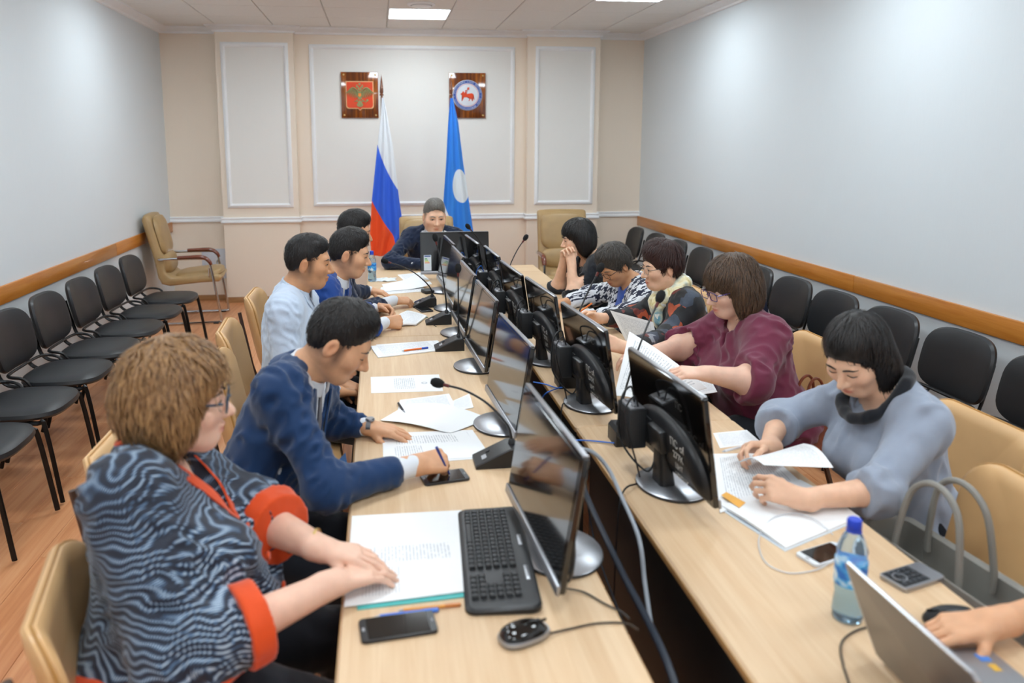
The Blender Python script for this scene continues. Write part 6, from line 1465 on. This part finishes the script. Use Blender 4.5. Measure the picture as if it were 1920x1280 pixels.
LM_ = Matrix.Translation((0, 0.004, 0.016)) @ Matrix.Rotation(R_(-22), 4, 'X')
ld = put('lid', G().slab(rrect(0.325, 0.222, 0.010, 4, 0, 0.111), [(0.002, 0), (0, 0.002), (0, 0.006), (0.003, 0.008)], fn=lambda q: tuple(LM_ @ Vector((q[0], q[2], q[1])))), mat('laptop_lid_grey', '#8a8782', 0.35, 0.5), lt)
put('lid_rim', G().tube([LM_ @ Vector((x, 0.004, z)) for x, z in ((-0.1625, 0.004), (-0.1625, 0.215), (-0.155, 0.222), (0.155, 0.222), (0.1625, 0.215), (0.1625, 0.004))], 0.0042, 8), mat('bright_aluminium', '#c9cdd3', 0.25, 0.9), ld)
put('laptop_screen', G().box((0, -0.0006, 0.113), (0.305, 0.001, 0.195)).xf(LM_), M_SCREEN, ld, smooth=0)
cord([onz(1642, 1172, .754), T(1610, 1180, .754), T(1585, 1195, .754), T(1576, 1215, .754), T(1582, 1250, .754), T(1592, 1282, .754)], 0.0022, '#3a322c', 'thin dark cable curling across the table in front of the bottle')
# pages held by the women
sheet('paper_sheet', [ony(1144, 582, 3.64), ony(1225, 604, 3.52), ony(1236, 660, 3.50), ony(1180, 652, 3.60)], PM['text'], 'sheet held upright by the woman with the scarf', thick=0.0008, lift=lambda u, v: 0.0, n=6)
sheet('paper_sheet', [ony(1180, 622, 3.08), ony(1325, 728, 2.78), T(1215, 760, .758), T(1152, 742, .775)], PM['turned'], 'large printed pages tilted up by the woman in maroon', thick=0.002, lift=lambda u, v: 0.012*math.sin(PI*u), n=8)
sheet('paper_sheet', TT([(1290, 690), (1318, 684), (1345, 735), (1300, 742)], TZ), PM['text'], 'printed page on the table under the arm of the woman in maroon', thick=0.001)
sheet('paper_sheet', TT([(1078, 583), (1112, 578), (1125, 592), (1090, 598)]), PM['text'], 'printed page under the writing hand of the woman in houndstooth', thick=0.001)
pen((1082, 588), (1102, 574), '#ea7a2c', '#ea7a2c', 'orange pen in the hand of the woman in houndstooth', TZ+0.03, TZ+0.075)
# --- bags
M_TOTE = mat('grey_tote_leather', '#8b8983', 0.5, bump=0.15, bscale=90); M_CROC = mat('brown_croc_leather', '#7a3a1e', 0.35, var=0.25, nscale=40, bump=0.5, bscale=70, bdist=0.003); M_NAVYB = mat('navy_nylon', '#1c2438', 0.45, var=0.15, bump=0.2, bscale=60)
def bag(name, label, loc, rz, w, d, h, m, hr, hh, nh=2, flare=0.12, zip_=False, open_=False):
    t = thing(name, label, 'bag', loc, rz)
    rs = []
    for k in range(9):
        f = k/8; z = h*f; ww, dd = w*(1-0.10*(1-f)+flare*f*0.3), d*(1.0-(0.15 if open_ else 0.45)*f**1.5) ; o = rrect(ww, dd, min(0.03, dd*0.45), 5); rs.append([(x, y+0.004*math.sin(9*x+4*f), z+(0.010 if k == 8 else 0)*math.cos(7*x)) for x, y in o])
    if open_:
        for f in (0.98, 0.75, 0.4): rs.append([(x*0.955, y*0.80, z-(1-f)*h-0.002) for x, y, z in rs[8]])
    put('bag_body', G().rings(rs), m, t, smooth=60)
    for s in ((-1, 1) if nh == 2 else (1,)):
        pts = [(-w*0.24, s*d*0.28, h*0.80), (-w*0.24, s*d*0.27, h+0.02), (-w*0.17, s*d*0.22, h+hh*0.78), (0, s*d*0.20, h+hh), (w*0.17, s*d*0.22, h+hh*0.78), (w*0.24, s*d*0.27, h+0.02), (w*0.24, s*d*0.28, h*0.80)]
        put('handle', G().tube(pts, hr, 8, 6), m, t)
    if not open_: put('top_edge', G().box((0, 0, h+0.002), (w*0.92, d*0.12, 0.008), 0.003), mat('bag_zip', '#3a3a3c', 0.4) if zip_ else m, t)
    put('seam', G().tube([(w*0.30, -d*0.36, h*0.12), (w*0.30, -d*0.33, h*0.9)], 0.0025, 6), m, t); return t
bag('tote_bag', 'grey leather tote bag with two arched handles standing on a tan chair', (1.43, 1.68, 0.476), PI/2+0.1, 0.42, 0.19, 0.225, M_TOTE, 0.0085, 0.20, open_=True)
bag('handbag', 'brown crocodile-patterned handbag on the chair beside the woman in maroon', (1.76, 2.86, 0.476), 0.3, 0.22, 0.11, 0.19, M_CROC, 0.006, 0.14)
bag('handbag', 'navy handbag standing on a black chair by the wall', (2.55, 4.95, 0.482), PI/2-0.1, 0.34, 0.20, 0.24, M_NAVYB, 0.007, 0.16, zip_=True)
# --- cables in the gap between the rows
cord([onx(1082, 840, .52), onx(1112, 848, .56), onx(1140, 878, .60), onx(1165, 930, .61), onx(1198, 1010, .61), onx(1210, 1100, .61), onx(1226, 1190, .60), onx(1266, 1285, .60), Vector((.60, 1.30, 0.45)), Vector((.6, 1.25, 0.05))], 0.0055, '#9aa3ad', 'thick pale grey cable hanging in the gap between the table rows', sm=8)
cord([onx(1078, 850, .54), onx(1098, 925, .56), onx(1160, 1060, .57), onx(1262, 1272, .57), Vector((.57, 1.22, 0.5)), Vector((.58, 1.2, 0.05))], 0.0085, '#222b38', 'thick dark cable sleeve slanting down between the table rows')
cord([onx(1095, 880, .60), onx(1108, 980, .63), onx(1128, 1060, .63), Vector((.63, 1.60, 0.4)), Vector((.63, 1.55, 0.05))], 0.0032, '#2a2d33', 'thin black cable dropping between the table rows, beside the pale grey one')
bl = [(1.0, 2.42), (0.9, 3.05), (0.86, 3.72)]
cord([T(1000, 716, .757), T(1022, 720, .756), T(1050, 727, .757), Vector((0.80, 3.06, 0.765))], 0.0028, '#2f6fd0', 'blue network cable running to a microphone foot, opposite the pale shirt')
cord([onx(1013, 752, .66), T(1024, 737, .756), T(1045, 728, .757), T(1052, 726, .757)], 0.0028, '#2f6fd0', 'blue network cable bending over the table edge')
cord([T(1078, 825, .757), T(1108, 826, .756), T(1150, 830, .757), Vector((0.83, 2.36, 0.765))], 0.0028, '#2f6fd0', 'blue network cable running to a microphone foot, beside the woman in maroon')
for k, (x, y, a) in enumerate(RM):
    b0 = Vector((x-0.08, y+0.13, TZ+0.215)); e0 = Vector((x-0.045, y+0.02, TZ+0.10)); sgn = 1 if k % 2 else -1
    cord([b0, b0+Vector((-0.01, 0.01, 0.05)), b0+Vector((-0.05, -0.02, 0.02)), b0+Vector((-0.055, -0.04, -0.10)), e0+Vector((-0.03, 0.0, -0.06)), e0], 0.0032, '#17181b', 'black cable looped behind the monitor '+peopleR[k], group='black cables looped behind monitors')
    cord([b0+Vector((0.0, -0.03, 0)), b0+Vector((-0.02, -0.05, 0.04)), b0+Vector((-0.05, -0.06, -0.02)), Vector((x-0.09, y+0.05, TZ+0.03)), Vector((x-0.10, y+0.02, TZ+0.006)), Vector((TR0-0.012, y-0.05, TZ-0.01)), Vector((TR0-0.03, y-0.07, TZ-0.3))], 0.0028, ('#2f6fd0' if k in (4, 5) else '#1c1d21'), ('blue' if k in (4, 5) else 'black')+' cable dropping over the table edge behind the monitor '+peopleR[k], group='cables dropping over the table edge')
# --- jewellery
nkc = T(592, 1016, 0.83); put('bracelet', G().rings([[(r_*0.0+0.004*math.cos(b_), (0.034+0.0016*math.cos(b_))*math.cos(a_), (0.030+0.0016*math.sin(b_))*math.sin(a_)) for b_ in [2*PI*q/6 for q in range(6)]] for a_ in [2*PI*k/28 for k in range(29)] for r_ in (1,)], cap0=False, cap1=False), M_GOLD, None, nkc, (0, 0, R_(-12)), 'thin gold bracelet on the wrist of the woman in the patterned blouse', 'bracelet')
